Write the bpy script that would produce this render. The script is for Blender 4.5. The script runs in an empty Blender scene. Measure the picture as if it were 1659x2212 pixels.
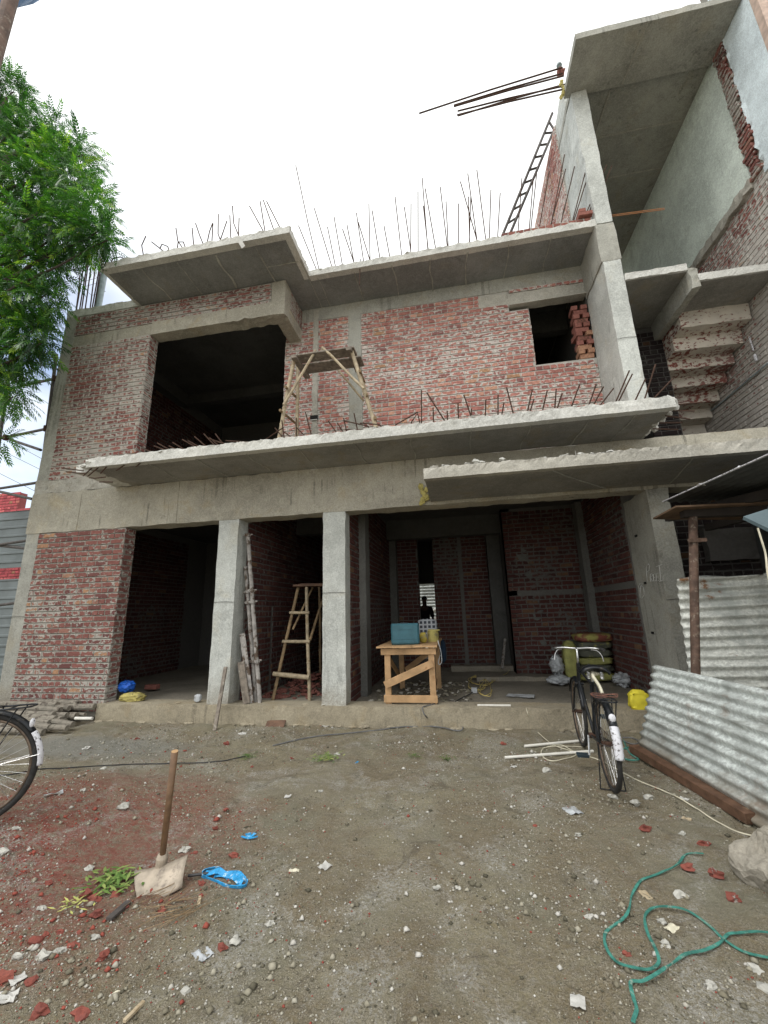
import bpy, bmesh, math, random
import numpy as np
from mathutils import Vector, Matrix, noise
random.seed(7); rng = np.random.default_rng(7)
S = bpy.context.scene
COL = S.collection
R = math.radians

# ------------------------------------------------------------------ camera, sky, light
FPX, CX, CY, H = 880.0, 829.5, 1106.0, 1.5          # measured on a 1659 x 2212 copy of the photograph
pit, rol, yaw = R(13.8), R(-1.67), R(-10.03)
fw = Vector((math.sin(yaw)*math.cos(pit), math.cos(yaw)*math.cos(pit), math.sin(pit)))
rt0 = Vector((math.cos(yaw), -math.sin(yaw), 0)); up0 = rt0.cross(fw)
rt = math.cos(rol)*rt0 + math.sin(rol)*up0
up = -math.sin(rol)*rt0 + math.cos(rol)*up0
cam = bpy.data.cameras.new('camera'); camo = bpy.data.objects.new('camera', cam); COL.objects.link(camo)
cam.sensor_fit = 'VERTICAL'; cam.sensor_height = 24; cam.lens = 24*FPX/2212.0
cam.clip_start = 0.05; cam.clip_end = 500
m3 = Matrix((rt, up, -fw)).transposed(); mw = m3.to_4x4(); mw.translation = Vector((0, 0, H))
camo.matrix_world = mw
S.camera = camo
S.view_settings.view_transform = 'Standard'; S.view_settings.look = 'None'
S.view_settings.exposure = 0.5; S.view_settings.gamma = 1
try: S.view_settings.use_curve_mapping = False
except Exception: pass
try:
    S.cycles.max_bounces = 8; S.cycles.diffuse_bounces = 4; S.cycles.use_denoising = True
except Exception: pass

SUN_EL, SUN_AZ = R(58), R(215)
W = bpy.data.worlds.new("World"); S.world = W; W.use_nodes = True
nt = W.node_tree; nt.nodes.clear()
def wn(t, **k):
    n = nt.nodes.new(t)
    for a, b in k.items(): setattr(n, a, b)
    return n
sky = wn('ShaderNodeTexSky', sky_type='NISHITA', sun_disc=False, sun_elevation=SUN_EL, sun_rotation=SUN_AZ)
b1 = wn('ShaderNodeBackground'); b1.inputs[1].default_value = 0.15
nt.links.new(sky.outputs[0], b1.inputs[0])
b2 = wn('ShaderNodeBackground'); b2.inputs[0].default_value = (0.985, 1.0, 0.99, 1); b2.inputs[1].default_value = 1.12
tc = wn('ShaderNodeTexCoord'); mp = wn('ShaderNodeMapping'); mp.inputs[3].default_value = (1, 1, 2.2)
nz = wn('ShaderNodeTexNoise'); nz.inputs['Scale'].default_value = 2.6; nz.inputs['Detail'].default_value = 6
nt.links.new(tc.outputs['Generated'], mp.inputs[0]); nt.links.new(mp.outputs[0], nz.inputs[0])
# thinner cloud low over the left horizon
dp = wn('ShaderNodeVectorMath', operation='DOT_PRODUCT'); dp.inputs[1].default_value = Vector((-0.78, 0.52, 0.26)).normalized()
nt.links.new(tc.outputs['Generated'], dp.inputs[0])
mr = wn('ShaderNodeMapRange'); mr.inputs[1].default_value = 0.80; mr.inputs[2].default_value = 1.0
nt.links.new(dp.outputs['Value'], mr.inputs[0])
mm = wn('ShaderNodeMath', operation='MULTIPLY'); nt.links.new(mr.outputs[0], mm.inputs[0])
mr2 = wn('ShaderNodeMapRange'); mr2.inputs[1].default_value = 0.3; mr2.inputs[2].default_value = 0.62
mr2.inputs[3].default_value = .25; nt.links.new(nz.outputs[0], mr2.inputs[0]); nt.links.new(mr2.outputs[0], mm.inputs[1])
ms = wn('ShaderNodeMixShader'); nt.links.new(mm.outputs[0], ms.inputs[0]); nt.links.new(b2.outputs[0], ms.inputs[1]); nt.links.new(b1.outputs[0], ms.inputs[2])
wo = wn('ShaderNodeOutputWorld'); nt.links.new(ms.outputs[0], wo.inputs[0])
sl = bpy.data.lights.new('sun', 'SUN'); sl.energy = 0.9; sl.angle = R(25); sl.color = (1, .97, .92)
so = bpy.data.objects.new('sun', sl); COL.objects.link(so)
so.rotation_euler = (R(90)-SUN_EL, 0, R(180)-SUN_AZ)

# ------------------------------------------------------------------ measuring helpers
def ray(x, y): return rt*((x-CX)/FPX) + up*(-(y-CY)/FPX) + fw
def P(x, y, Y=None, X=None, Z=None):
    d = ray(x, y)
    if Y is not None: t = Y/d.y
    elif X is not None: t = X/d.x
    else: t = (Z-H)/d.z
    return Vector((0, 0, H)) + d*t
def crop(n, x, y):
    ox, oy = {1: (0, 0), 2: (829.5, 0), 3: (0, 553), 4: (829.5, 553), 5: (0, 1036.9), 6: (829.5, 1036.9), 7: (0, 1520.75), 8: (829.5, 1520.75)}[n]
    return x*.5+ox, y*.5+oy
def Q(n, x, y, **k): return P(*crop(n, x, y), **k)
def Zm(ox, oy, s):                       # a zoomed view: origin in photo pixels, scale
    return lambda x, y, **k: P((x/s+ox)*.69125, (y/s+oy)*.69125, **k)
def sstep(a, b, x):
    t = min(1, max(0, (x-a)/(b-a))); return t*t*(3-2*t)
def gz(x, y):
    z = 0.012*noise.noise(Vector((x*1.3, y*1.3, 0))) + 0.02*noise.noise(Vector((x*.5, y*.5, 3)))
    z += 0.19*sstep(-2.3, -3.4, x)*sstep(1.2, 2.2, y)*(1-sstep(3.0, 4.6, y))
    z += 0.02*sstep(5.5, 5.9, y)*(1-sstep(6.0, 6.3, y))*(.3+noise.noise(Vector((x*2, y*2, 5))))
    z -= 0.15*sstep(6.0, 6.3, y)*sstep(-7.9, -7.5, x)*(1-sstep(4.6, 5.0, x))*(1-sstep(13.2, 13.6, y))
    return z
def gfine(x, y): return -.016*max(0, noise.noise(Vector((x*2.6+4, y*2.2, 11)))-.25)*3+.013*noise.noise(Vector((x*5, y*5, 1)))+.010*noise.noise(Vector((x*13, y*13, 2)))+.006*abs(noise.noise(Vector((x*24, y*24, 4))))
def G(x, y, n=None):
    if n: x, y = crop(n, x, y)
    z = 0
    for _ in range(5):
        p = P(x, y, Z=z); z = gz(p.x, p.y)
    p.z = z; return p

# ------------------------------------------------------------------ object helpers
ORG = {}
def tag(o, label=None, cat=None, group=None, kind=None):
    if label: o['label'] = label
    if cat: o['category'] = cat
    if group: o['group'] = group
    if kind: o['kind'] = kind
    return o
def thing(name, label, cat, loc=(0, 0, 0), group=None):
    o = bpy.data.objects.new(name, None); o.empty_display_size = .1; COL.objects.link(o); o.location = loc
    ORG[o.name] = Vector(loc); return tag(o, label, cat, group)
class MB:
    def __init__(s): s.v = []; s.f = []; s.t = []; s.m = []; s.a = {}
    def add(s, vs, fs, tone=0.5, mi=0):
        n = len(s.v); s.v += [tuple(v) for v in vs]
        for f in fs: s.f.append(tuple(n+i for i in f)); s.t.append(tone); s.m.append(mi)
        return s
    def box(s, x0, x1, y0, y1, z0, z1, tone=.5, mi=0):
        return s.add([(x0,y0,z0),(x1,y0,z0),(x1,y1,z0),(x0,y1,z0),(x0,y0,z1),(x1,y0,z1),(x1,y1,z1),(x0,y1,z1)],
              [(0,3,2,1),(4,5,6,7),(0,1,5,4),(1,2,6,5),(2,3,7,6),(3,0,4,7)], tone, mi)
    def obox(s, c, ax, ay, az, hx, hy, hz, tone=.5, mi=0, bev=0, jit=0):
        c = Vector(c); vs = []
        if bev:
            bev = min(bev, hx*.8, hy*.8, hz*.8)
            bm = bmesh.new(); bmesh.ops.create_cube(bm, size=2)
            for v in bm.verts: v.co = Vector((v.co.x*hx, v.co.y*hy, v.co.z*hz)) + Vector([random.uniform(-jit, jit) for _ in range(3)])
            bmesh.ops.bevel(bm, geom=list(bm.edges), offset=bev, segments=1, affect='EDGES', profile=.5)
            vs = [c+ax*v.co.x+ay*v.co.y+az*v.co.z for v in bm.verts]
            fs = [tuple(v.index for v in f.verts) for f in bm.faces] if bm.verts.index_update() is None else None
            bm.free(); return s.add(vs, fs, tone, mi)
        for k in (-1, 1):
            for i, j in ((-1,-1),(1,-1),(1,1),(-1,1)):
                vs.append(c+ax*hx*i+ay*hy*j+az*hz*k+Vector([random.uniform(-jit, jit) for _ in range(3)]))
        return s.add(vs, [(0,3,2,1),(4,5,6,7),(0,1,5,4),(1,2,6,5),(2,3,7,6),(3,0,4,7)], tone, mi)
    def tube(s, pts, r, n=8, cap=True, tone=.5, mi=0, closed=False):
        pts = [Vector(p) for p in pts]; L = len(pts)
        rs = r if isinstance(r, (list, tuple)) else [r]*L
        prev = None; rings = []
        base = len(s.v)
        for i, p in enumerate(pts):
            if closed: d = pts[(i+1) % L]-pts[i-1]
            else: d = pts[min(i+1, L-1)]-pts[max(i-1, 0)]
            if d.length < 1e-9: d = Vector((0, 0, 1))
            d.normalize()
            if prev is None: a = d.orthogonal().normalized()
            else: a = (prev - d*prev.dot(d)); a = a.normalized() if a.length > 1e-6 else d.orthogonal().normalized()
            prev = a; b = d.cross(a)
            for k in range(n):
                t = 2*math.pi*k/n; s.v.append(tuple(p+(a*math.cos(t)+b*math.sin(t))*rs[i]))
        m = L if closed else L-1
        for i in range(m):
            for k in range(n):
                i2 = (i+1) % L
                s.f.append((base+i*n+k, base+i*n+(k+1) % n, base+i2*n+(k+1) % n, base+i2*n+k)); s.t.append(tone); s.m.append(mi)
        if cap and not closed:
            s.f.append(tuple(base+k for k in range(n))[::-1]); s.t.append(tone); s.m.append(mi)
            s.f.append(tuple(base+(L-1)*n+k for k in range(n))); s.t.append(tone); s.m.append(mi)
        return s
    def stick(s, a, b, w, h, upv=(0,0,1), tone=.5, mi=0, bev=0):   # board from a to b, width w across, thickness h
        a = Vector(a); b = Vector(b); d = (b-a); L = d.length; d.normalize()
        u = Vector(upv); x = d.cross(u).normalized(); u = x.cross(d)
        return s.obox((a+b)/2, x, d, u, w/2, L/2, h/2, tone, mi, bev)
    def lump(s, c, r, tone=.5, mi=0, sq=(1,1,1), rough=.35, sub=1):
        bm = bmesh.new(); bmesh.ops.create_icosphere(bm, subdivisions=sub, radius=1)
        off = Vector((random.uniform(-99, 99), random.uniform(-99, 99), random.uniform(-99, 99)))
        q = Matrix.Rotation(random.uniform(0, 6.3), 3, Vector((random.random(), random.random(), random.random()+.1)).normalized())
        vs = []
        for v in bm.verts:
            k = 1+rough*2*noise.noise(v.co*1.3+off)
            d = q @ (v.co*k); vs.append(Vector(c)+Vector((d.x*r*sq[0], d.y*r*sq[1], d.z*r*sq[2])))
        bm.verts.index_update(); fs = [tuple(v.index for v in f.verts) for f in bm.faces]; bm.free()
        return s.add(vs, fs, tone, mi)
    def rbox(s, x0, x1, y0, y1, z0, z1, res=.08, amp=.006, freq=5, fn=None, tone=.5, mi=0):
        # box with subdivided, unevenly cast faces; fn(p) gives extra roughness at a point
        def ax(a, b):
            n = max(1, int(round((b-a)/res))); return [a+(b-a)*i/n for i in range(n+1)]
        X, Y, Zs = ax(x0, x1), ax(y0, y1), ax(z0, z1); idx = {}
        def vid(x, y, z):
            k = (round(x, 5), round(y, 5), round(z, 5))
            if k not in idx:
                p = Vector(k); a = amp + (fn(p) if fn else 0)
                d = noise.noise_vector(p*freq)*a + noise.noise_vector(p*freq*3.7)*a*.5
                idx[k] = len(s.v); s.v.append(tuple(p+d))
            return idx[k]
        def grid(A, B, mk, flip):
            for i in range(len(A)-1):
                for j in range(len(B)-1):
                    q = [vid(*mk(A[i], B[j])), vid(*mk(A[i+1], B[j])), vid(*mk(A[i+1], B[j+1])), vid(*mk(A[i], B[j+1]))]
                    s.f.append(tuple(q[::-1] if flip else q)); s.t.append(tone); s.m.append(mi)
        grid(X, Y, lambda a, b: (a, b, z0), True); grid(X, Y, lambda a, b: (a, b, z1), False)
        grid(X, Zs, lambda a, b: (a, y0, b), False); grid(X, Zs, lambda a, b: (a, y1, b), True)
        grid(Y, Zs, lambda a, b: (x0, a, b), True); grid(Y, Zs, lambda a, b: (x1, a, b), False)
        return s
    def build(s, name, mat, parent=None, smooth=False, origin=None, local=False):
        me = bpy.data.meshes.new(name)
        if local: o0 = Vector((0, 0, 0))
        elif parent is not None: o0 = ORG[parent.name]
        else:
            a = np.array(s.v); o0 = Vector(((a[:, 0].min()+a[:, 0].max())/2, (a[:, 1].min()+a[:, 1].max())/2, a[:, 2].min())) if origin is None else Vector(origin)
        me.from_pydata([(v[0]-o0.x, v[1]-o0.y, v[2]-o0.z) for v in s.v], [], s.f)
        at = me.attributes.new('tone', 'FLOAT', 'FACE'); at.data.foreach_set('value', s.t)
        if s.a:
            ar = np.zeros(len(s.v)); ar[list(s.a.keys())] = list(s.a.values()); ae = me.attributes.new('inner', 'FLOAT', 'POINT'); ae.data.foreach_set('value', ar)
        for m_ in (mat if isinstance(mat, (list, tuple)) else [mat]): me.materials.append(m_)
        me.polygons.foreach_set('material_index', s.m)
        if smooth: me.polygons.foreach_set('use_smooth', [True]*len(me.polygons))
        me.update()
        o = bpy.data.objects.new(name, me); COL.objects.link(o)
        if parent is not None: o.parent = parent; ORG[o.name] = o0
        elif not local: o.location = o0
        return o
def copy_tree(o, parent=None):
    c = o.copy(); COL.objects.link(c)
    if parent is not None: c.parent = parent
    for ch in list(o.children): copy_tree(ch, c)
    return c
def wob(pts, amp=.01, n=6):                # smooth a poly line and wobble it a little
    pts = [Vector(p) for p in pts]; out = []
    L = len(pts)
    for i in range(L-1):
        p0, p1, p2, p3 = pts[max(i-1, 0)], pts[i], pts[i+1], pts[min(i+2, L-1)]
        for k in range(n):
            t = k/n
            q = .5*((2*p1)+(p2-p0)*t+(2*p0-5*p1+4*p2-p3)*t*t+(3*p1-p0-3*p2+p3)*t**3)
            out.append(q+noise.noise_vector(q*9)*amp)
    out.append(pts[-1]); return out

# ------------------------------------------------------------------ materials
class NB:
    def __init__(s, name):
        s.m = bpy.data.materials.new(name); s.m.use_nodes = True; s.t = s.m.node_tree
        s.p = s.t.nodes['Principled BSDF']; s.geo = s.t.nodes.new('ShaderNodeNewGeometry')
        s.pos = s.geo.outputs['Position']
    def lk(s, a, b): s.t.links.new(a, b)
    def val(s, inp, v):
        if isinstance(v, (int, float)): inp.default_value = v
        elif isinstance(v, tuple): inp.default_value = v if len(v) == 4 or len(inp.default_value) == 3 else (*v, 1)
        else: s.lk(v, inp)
    def scale(s, v): 
        n = s.t.nodes.new('ShaderNodeVectorMath'); n.operation = 'MULTIPLY'; s.lk(s.pos, n.inputs[0]); n.inputs[1].default_value = v; return n.outputs[0]
    def noise(s, sc, det=4, rough=.55, vec=None, dist=0):
        n = s.t.nodes.new('ShaderNodeTexNoise'); n.inputs['Scale'].default_value = sc; n.inputs['Detail'].default_value = det
        n.inputs['Roughness'].default_value = rough; n.inputs['Distortion'].default_value = dist
        s.lk(vec if vec is not None else s.pos, n.inputs['Vector']); return n.outputs[0]
    def voro(s, sc, vec=None, out='Distance', rnd=1):
        n = s.t.nodes.new('ShaderNodeTexVoronoi'); n.inputs['Scale'].default_value = sc; n.inputs['Randomness'].default_value = rnd
        s.lk(vec if vec is not None else s.pos, n.inputs['Vector']); return n.outputs[out]
    def rng(s, v, a, b, c=0, d=1):
        n = s.t.nodes.new('ShaderNodeMapRange'); s.lk(v, n.inputs[0])
        for i, k in enumerate((a, b, c, d)): n.inputs[i+1].default_value = k
        n.interpolation_type = 'SMOOTHSTEP' if (a < b) else 'LINEAR'; return n.outputs[0]
    def math(s, op, a, b=0.0):
        n = s.t.nodes.new('ShaderNodeMath'); n.operation = op; s.val(n.inputs[0], a); s.val(n.inputs[1], b); return n.outputs[0]
    def mix(s, f, a, b, mode='MIX'):
        n = s.t.nodes.new('ShaderNodeMix'); n.data_type = 'RGBA'; n.blend_type = mode; n.clamp_factor = True
        s.val(n.inputs[0], f); s.val(n.inputs[6], a); s.val(n.inputs[7], b); return n.outputs[2]
    def attr(s, name):
        n = s.t.nodes.new('ShaderNodeAttribute'); n.attribute_name = name; return n.outputs['Fac']
    def sep(s):
        n = s.t.nodes.new('ShaderNodeSeparateXYZ'); s.lk(s.pos, n.inputs[0]); return n.outputs
    def sepn(s):
        n = s.t.nodes.new('ShaderNodeSeparateXYZ'); s.lk(s.geo.outputs['Normal'], n.inputs[0]); return n.outputs
    def ramp(s, v, stops):
        n = s.t.nodes.new('ShaderNodeValToRGB'); s.lk(v, n.inputs[0]); cr = n.color_ramp
        while len(cr.elements) < len(stops): cr.elements.new(.5)
        for e, (p, c) in zip(cr.elements, stops): e.position = p; e.color = (*c, 1)
        return n.outputs[0]
    def bump(s, h, d=.01, st=.6, prev=None):
        n = s.t.nodes.new('ShaderNodeBump'); n.inputs['Strength'].default_value = st; n.inputs['Distance'].default_value = d
        s.lk(h, n.inputs['Height'])
        if prev is not None: s.lk(prev, n.inputs['Normal'])
        return n.outputs[0]
    def out(s, col, rough=.9, bump=None, metal=0, spec=None):
        s.val(s.p.inputs['Base Color'], col); s.val(s.p.inputs['Roughness'], rough); s.val(s.p.inputs['Metallic'], metal)
        if bump is not None: s.lk(bump, s.p.inputs['Normal'])
        if spec is not None: s.p.inputs['Specular IOR Level'].default_value = spec
        return s.m
def mul(c, k): return tuple(x*k for x in c)
def concrete(name, base=(.33,.325,.29), streak=.5, warm=.25, pit=.5, fresh=0, dirt=.5, mud=0):
    n = NB(name)
    big = n.noise(1.1, 5, .6); mid = n.noise(6, 6, .65); fine = n.noise(55, 4, .7)
    c = n.mix(n.rng(big, .35, .65), mul(base, .70), mul(base, 1.15))
    c = n.mix(n.math('MULTIPLY', n.rng(mid, .45, .72), .55), c, mul(base, .62))
    c = n.mix(n.math('MULTIPLY', n.rng(n.noise(2.3, 4, .6, dist=.6), .52, .7), warm), c, (base[0]*.95, base[1]*.78, base[2]*.5))
    if streak:
        v = n.scale((15, 15, .6)); st = n.rng(n.noise(1.0, 3, .5, vec=v), .55, .64); brk = n.rng(n.noise(1.6, 3), .50, .62)
        c = n.mix(n.math('MULTIPLY', n.math('MULTIPLY', st, brk), streak), c, mul(base, .28))
    if dirt:
        c = n.mix(n.math('MULTIPLY', n.rng(n.noise(3.1, 7, .7, dist=.3), .56, .7), dirt), c, mul(base, .45))
    if fresh: c = n.mix(n.math('MULTIPLY', n.rng(n.noise(14, 5, .7), .4, .6), fresh), c, (.62, .62, .58))
    pits = n.rng(n.voro(38), .10, .03); pm = n.math('MULTIPLY', pits, n.rng(n.noise(4, 2), .5, .6))
    c = n.mix(n.math('MULTIPLY', pm, pit), c, mul(base, .25))
    if mud:
        hz = n.math('ADD', n.sep()[2], n.math('MULTIPLY', n.noise(4, 6, .7), -.55)); c = n.mix(n.math('MULTIPLY', n.rng(hz, .32, .02), mud), c, (.21, .165, .11))
    c = n.mix(n.math('MULTIPLY', n.rng(n.noise(11, 6, .75, dist=.8), .5, .62), .35), c, mul(base, 1.45)); c = n.mix(.38, c, n.mix(n.rng(fine, .3, .7), mul(base, .5), mul(base, 1.35)))
    b = n.bump(fine, .004, .5); b = n.bump(mid, .02, .35, b); b = n.bump(n.math('SUBTRACT', 1.0, pm), .01, .5, b)
    return n.out(c, .93, b, spec=.25)
def plain(name, col, rough=.7, metal=0, var=.25, sc=8, bump=.003, spec=.4, dirt=None, ds=5, dt=.55):
    n = NB(name); a = n.noise(sc, 5, .6)
    c = n.mix(n.rng(a, .25, .75), mul(col, 1-var), mul(col, 1+var))
    if dirt: c = n.mix(n.rng(n.noise(ds, 6, .65), dt, dt+.12), c, dirt)
    return n.out(c, rough, n.bump(n.noise(sc*6, 3), bump, .5), metal, spec)
def brickmat(name, smear=.4, dark=1.0, red=(.23,.083,.072), mort=(.34,.33,.295), white=.0, sc=1.0, edge=True):
    n = NB(name); t = n.attr('tone')
    c = n.ramp(t, [(0, mul((red[0]*.52, red[1]*.55, red[2]*.62), dark)), (.35, mul((red[0]*.8, red[1]*.8, red[2]*.8), dark)), (.7, mul(red, dark)), (.9, mul((red[0]*1.25, red[1]*1.6, red[2]*1.4), dark)), (1, mul((.42, .24, .14), dark))])
    c = n.mix(n.math('MULTIPLY', n.rng(n.noise(26, 5, .7), .4, .7), .55), c, mul((.12, .05, .045), dark))
    v = n.scale((1, 1, 1.7)); zoneN = n.noise(.75, 3, .6)
    sm = n.math('ADD', n.noise(13*sc, 5, .68, vec=v), n.math('MULTIPLY', n.rng(zoneN, .12, .88), .36))
    if edge: sm = n.math('ADD', sm, n.math('MULTIPLY', n.math('SUBTRACT', 1.0, n.attr('inner')), .12))
    lo = .905-smear*.30
    k = n.rng(sm, lo, lo+.05)
    c = n.mix(n.math('MULTIPLY', k, .9), c, n.mix(n.noise(5, 4), mul(mort, dark*.75), mul(mort, dark*1.2)))
    if white: c = n.mix(n.math('MULTIPLY', n.rng(n.noise(1.2, 6, .7), .45, .6), white), c, mul((.55, .54, .5), dark))
    fine = n.noise(90, 4, .7)
    b = n.bump(fine, .003, .6); b = n.bump(n.noise(22, 4), .008, .5, b); b = n.bump(k, .004, .6, b)
    return n.out(c, .95, b, spec=.2)
def mortarmat(name, base=(.30,.285,.25)):
    n = NB(name); c = n.mix(n.noise(18, 5, .7), mul(base, .6), mul(base, 1.2))
    return n.out(c, .97, n.bump(n.noise(70, 4, .7), .006, .8), spec=.1)

M = {}
M['conc'] = concrete('cast_concrete', (.37,.365,.325), streak=.7, warm=.35, dirt=.7, mud=.7)
M['conc_col'] = concrete('column_concrete', (.53,.545,.515), streak=.6, warm=.3, dirt=.75, mud=.75)
M['conc_beam'] = concrete('beam_concrete', (.40,.375,.31), streak=1.0, warm=.55, dirt=.8)
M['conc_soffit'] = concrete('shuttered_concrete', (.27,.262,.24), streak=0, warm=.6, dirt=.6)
M['conc_raw'] = concrete('broken_concrete', (.57,.565,.53), streak=.0, warm=.15, pit=1, fresh=.35, dirt=.35)
M['conc_rough'] = concrete('rough_cement', (.42,.40,.35), streak=.0, warm=.15, pit=1, dirt=.7)
M['boulder'] = concrete('old_concrete_lump', (.30,.275,.23), streak=0, warm=.3, pit=1, dirt=.6); M['plinth'] = concrete('muddy_cement', (.33,.29,.215), streak=.6, warm=.4, dirt=.6)
M['green'] = concrete('green_grey_plaster', (.78,.86,.79), streak=.25, warm=.05, pit=.2, dirt=.15)
M['whitewall'] = concrete('pale_blue_plaster', (.74,.83,.87), streak=.1, warm=0, pit=.1, dirt=.12)
M['pink'] = plain('peach_plaster', (.55,.42,.35), .9)
M['roughplaster'] = brickmat('plaster_smeared_brick', smear=.95, mort=(.54,.52,.48), white=.35, red=(.33,.13,.11)); M['stairplaster'] = brickmat('stair_soffit_plaster', smear=1.02, mort=(.66,.62,.54), red=(.28,.10,.08), white=.2, edge=False)
M['brick_a'] = brickmat('brick_heavy_smear', smear=.66, mort=(.43,.405,.36), red=(.27,.105,.09))
M['brick_b'] = brickmat('brick_light_smear', smear=.52, red=(.265,.112,.095), mort=(.42,.40,.36))
M['brick_c'] = brickmat('brick_recess', smear=.54, red=(.47,.205,.17), mort=(.62,.575,.53))
M['brick_in'] = brickmat('brick_inside_shaded', smear=.3, dark=.45, red=(.24,.092,.08), mort=(.31,.30,.275))  # darker brick copy for the rooms, their shade put into the colour
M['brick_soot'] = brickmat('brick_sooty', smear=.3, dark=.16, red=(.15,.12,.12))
M['brick_loose'] = brickmat('brick_loose', smear=-.6, red=(.30,.125,.10))
M['brick_frag'] = brickmat('brick_fragment', smear=-.1, red=(.26,.08,.06)); M['brick_paint'] = brickmat('brick_pink_paint', smear=-.8, red=(.62,.13,.15), mort=(.5,.2,.2))
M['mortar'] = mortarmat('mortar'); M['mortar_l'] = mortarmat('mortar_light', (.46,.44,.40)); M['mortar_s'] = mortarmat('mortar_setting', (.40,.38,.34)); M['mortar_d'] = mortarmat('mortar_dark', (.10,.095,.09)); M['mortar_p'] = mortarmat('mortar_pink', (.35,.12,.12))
M['mortar_in'] = mortarmat('mortar_inside_shaded', (.17,.165,.155)); M['conc_in'] = concrete('inside_concrete_shaded', (.15,.15,.14), streak=.3); M['conc_dark'] = concrete('inside_shuttering_shaded', (.10,.10,.095), streak=0); M['floor_in'] = concrete('shaded_cement_floor', (.27,.245,.20), streak=0, warm=.3)  # room shade painted into the inside mortar, concrete and floor colours
M['rust'] = plain('rusty_steel', (.07,.038,.026), .85, .3, .4, 30)
M['rustl'] = plain('fresh_rust_steel', (.38,.17,.07), .8, .2, .3, 30)
M['rustpole'] = plain('rusty_pole', (.10,.062,.045), .8, .1, .45, 14, dirt=(.22,.18,.14), ds=22, dt=.55)
M['pipe_grey'] = plain('grey_pipe', (.30,.36,.38), .6)
M['scaf'] = plain('scaffold_tube', (.09,.08,.075), .7, .3, .4, 10)
M['bamboo'] = plain('bamboo', (.38,.31,.21), .6, 0, .35, 9, dirt=(.28,.2,.11), ds=12)
M['bamboo_d'] = plain('aged_bamboo', (.26,.18,.10), .7, 0, .4, 10, dirt=(.12,.08,.05), ds=12)
M['wood'] = plain('new_timber', (.46,.29,.15), .7, 0, .22, 7, dirt=(.34,.18,.08), ds=9, dt=.6)
M['wood_g'] = plain('grey_weathered_timber', (.20,.17,.14), .85, 0, .4, 12, dirt=(.36,.33,.28), ds=15)
M['wood_w'] = plain('wet_brown_timber', (.12,.065,.04), .6, 0, .4, 12, dirt=(.27,.20,.13), ds=7, dt=.58)
M['log'] = plain('cement_dusted_pole', (.25,.225,.185), .9, 0, .45, 9, dirt=(.09,.075,.06), ds=9, dt=.5)
M['ply_d'] = plain('black_brown_timber', (.025,.02,.017), .9); M['ply'] = plain('plywood', (.12,.075,.045), .8, 0, .3, 8)  # rafter timber darkened to a near-black brown, plywood a mid brown
M['steelprop'] = plain('cement_splashed_prop', (.34,.32,.30), .8, .1, .3, 14, dirt=(.10,.07,.05), ds=9, dt=.5)
M['black'] = plain('black_enamel', (.012,.014,.017), .35, .2, .3, 9, dirt=(.06,.05,.04), ds=13, dt=.55)
M['rubber'] = plain('dusty_tyre', (.028,.027,.026), .85, 0, .3, 20, dirt=(.09,.08,.065), ds=30, dt=.6)
M['chrome'] = plain('worn_chrome', (.55,.55,.55), .3, .9, .2, 20)
M['rim'] = plain('rusted_rim', (.16,.12,.09), .5, .6, .5, 12, dirt=(.5,.5,.5), ds=6, dt=.6)
M['whitepaint'] = plain('chipped_white_paint', (.68,.68,.72), .6, 0, .12, 9, dirt=(.09,.08,.08), ds=45, dt=.52)
M['wire_red'] = plain('reddish_wire', (.20,.09,.065), .5)
M['wire_y'] = plain('yellow_wire', (.62,.50,.17), .5)
M['wire_c'] = plain('cream_wire', (.62,.58,.45), .6)
M['wire_k'] = plain('black_wire', (.03,.03,.032), .5)
M['hose'] = plain('grey_hose', (.14,.14,.14), .6)
M['teal'] = plain('teal_plastic', (.04,.125,.16), .45, 0, .15, 9, dirt=(.10,.17,.18), ds=22, dt=.62)
M['teal_d'] = plain('dark_plastic', (.02,.035,.045), .5)
M['greenrope'] = plain('green_flat_rope', (.05,.21,.17), .6, 0, .4, 25, dirt=(.25,.34,.28), ds=30)
M['cloth_b'] = plain('dark_blue_cloth', (.012,.03,.06), .9); M['cyan'] = plain('cyan_plastic', (.03,.30,.62), .35, 0, .4, 30, dirt=(.5,.68,.8), ds=45, dt=.55)
M['pouch'] = plain('dull_yellow_pouch', (.38,.30,.05), .7, dirt=(.2,.2,.15)); M['yellow'] = plain('yellow_fabric', (.72,.62,.05), .6, 0, .15, 9)
M['bluebag'] = plain('blue_plastic_bag', (.02,.12,.55), .4)
M['paleyellow'] = plain('dull_yellow_sack', (.42,.36,.12), .8, dirt=(.2,.17,.09), ds=9)
M['cement_sack'] = plain('yellow_green_woven_sack', (.30,.30,.10), .75, 0, .3, 8, dirt=(.13,.13,.09), ds=5, dt=.55)
M['sack_dark'] = plain('dark_grey_sack', (.10,.105,.08), .8, 0, .3, 8, dirt=(.42,.40,.10), ds=5, dt=.56)
M['sack_red'] = plain('sack_red_print', (.22,.07,.05), .75, 0, .25, 8, dirt=(.36,.34,.10), ds=3.5, dt=.46)
M['sack_white'] = plain('white_woven_sack', (.42,.44,.46), .75, 0, .25, 9, dirt=(.2,.19,.17), ds=6)
M['paper'] = plain('paper_scrap', (.50,.49,.46), .8, 0, .12, 12)
M['stone_w'] = plain('pale_stone', (.42,.41,.37), .9, 0, .25, 30)
M['stone'] = plain('grey_stone', (.26,.24,.215), .95, 0, .4, 20, dirt=(.42,.40,.36), ds=25)
M['pvc'] = plain('white_pvc', (.74,.72,.66), .5, 0, .1, 8, dirt=(.35,.28,.2), ds=9, dt=.64)
M['blade'] = plain('worn_steel_blade', (.40,.34,.27), .6, .2, .3, 14, dirt=(.17,.14,.12), ds=9, dt=.58)
M['handle'] = plain('polished_wood_handle', (.15,.085,.045), .45, 0, .3, 14)
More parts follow.
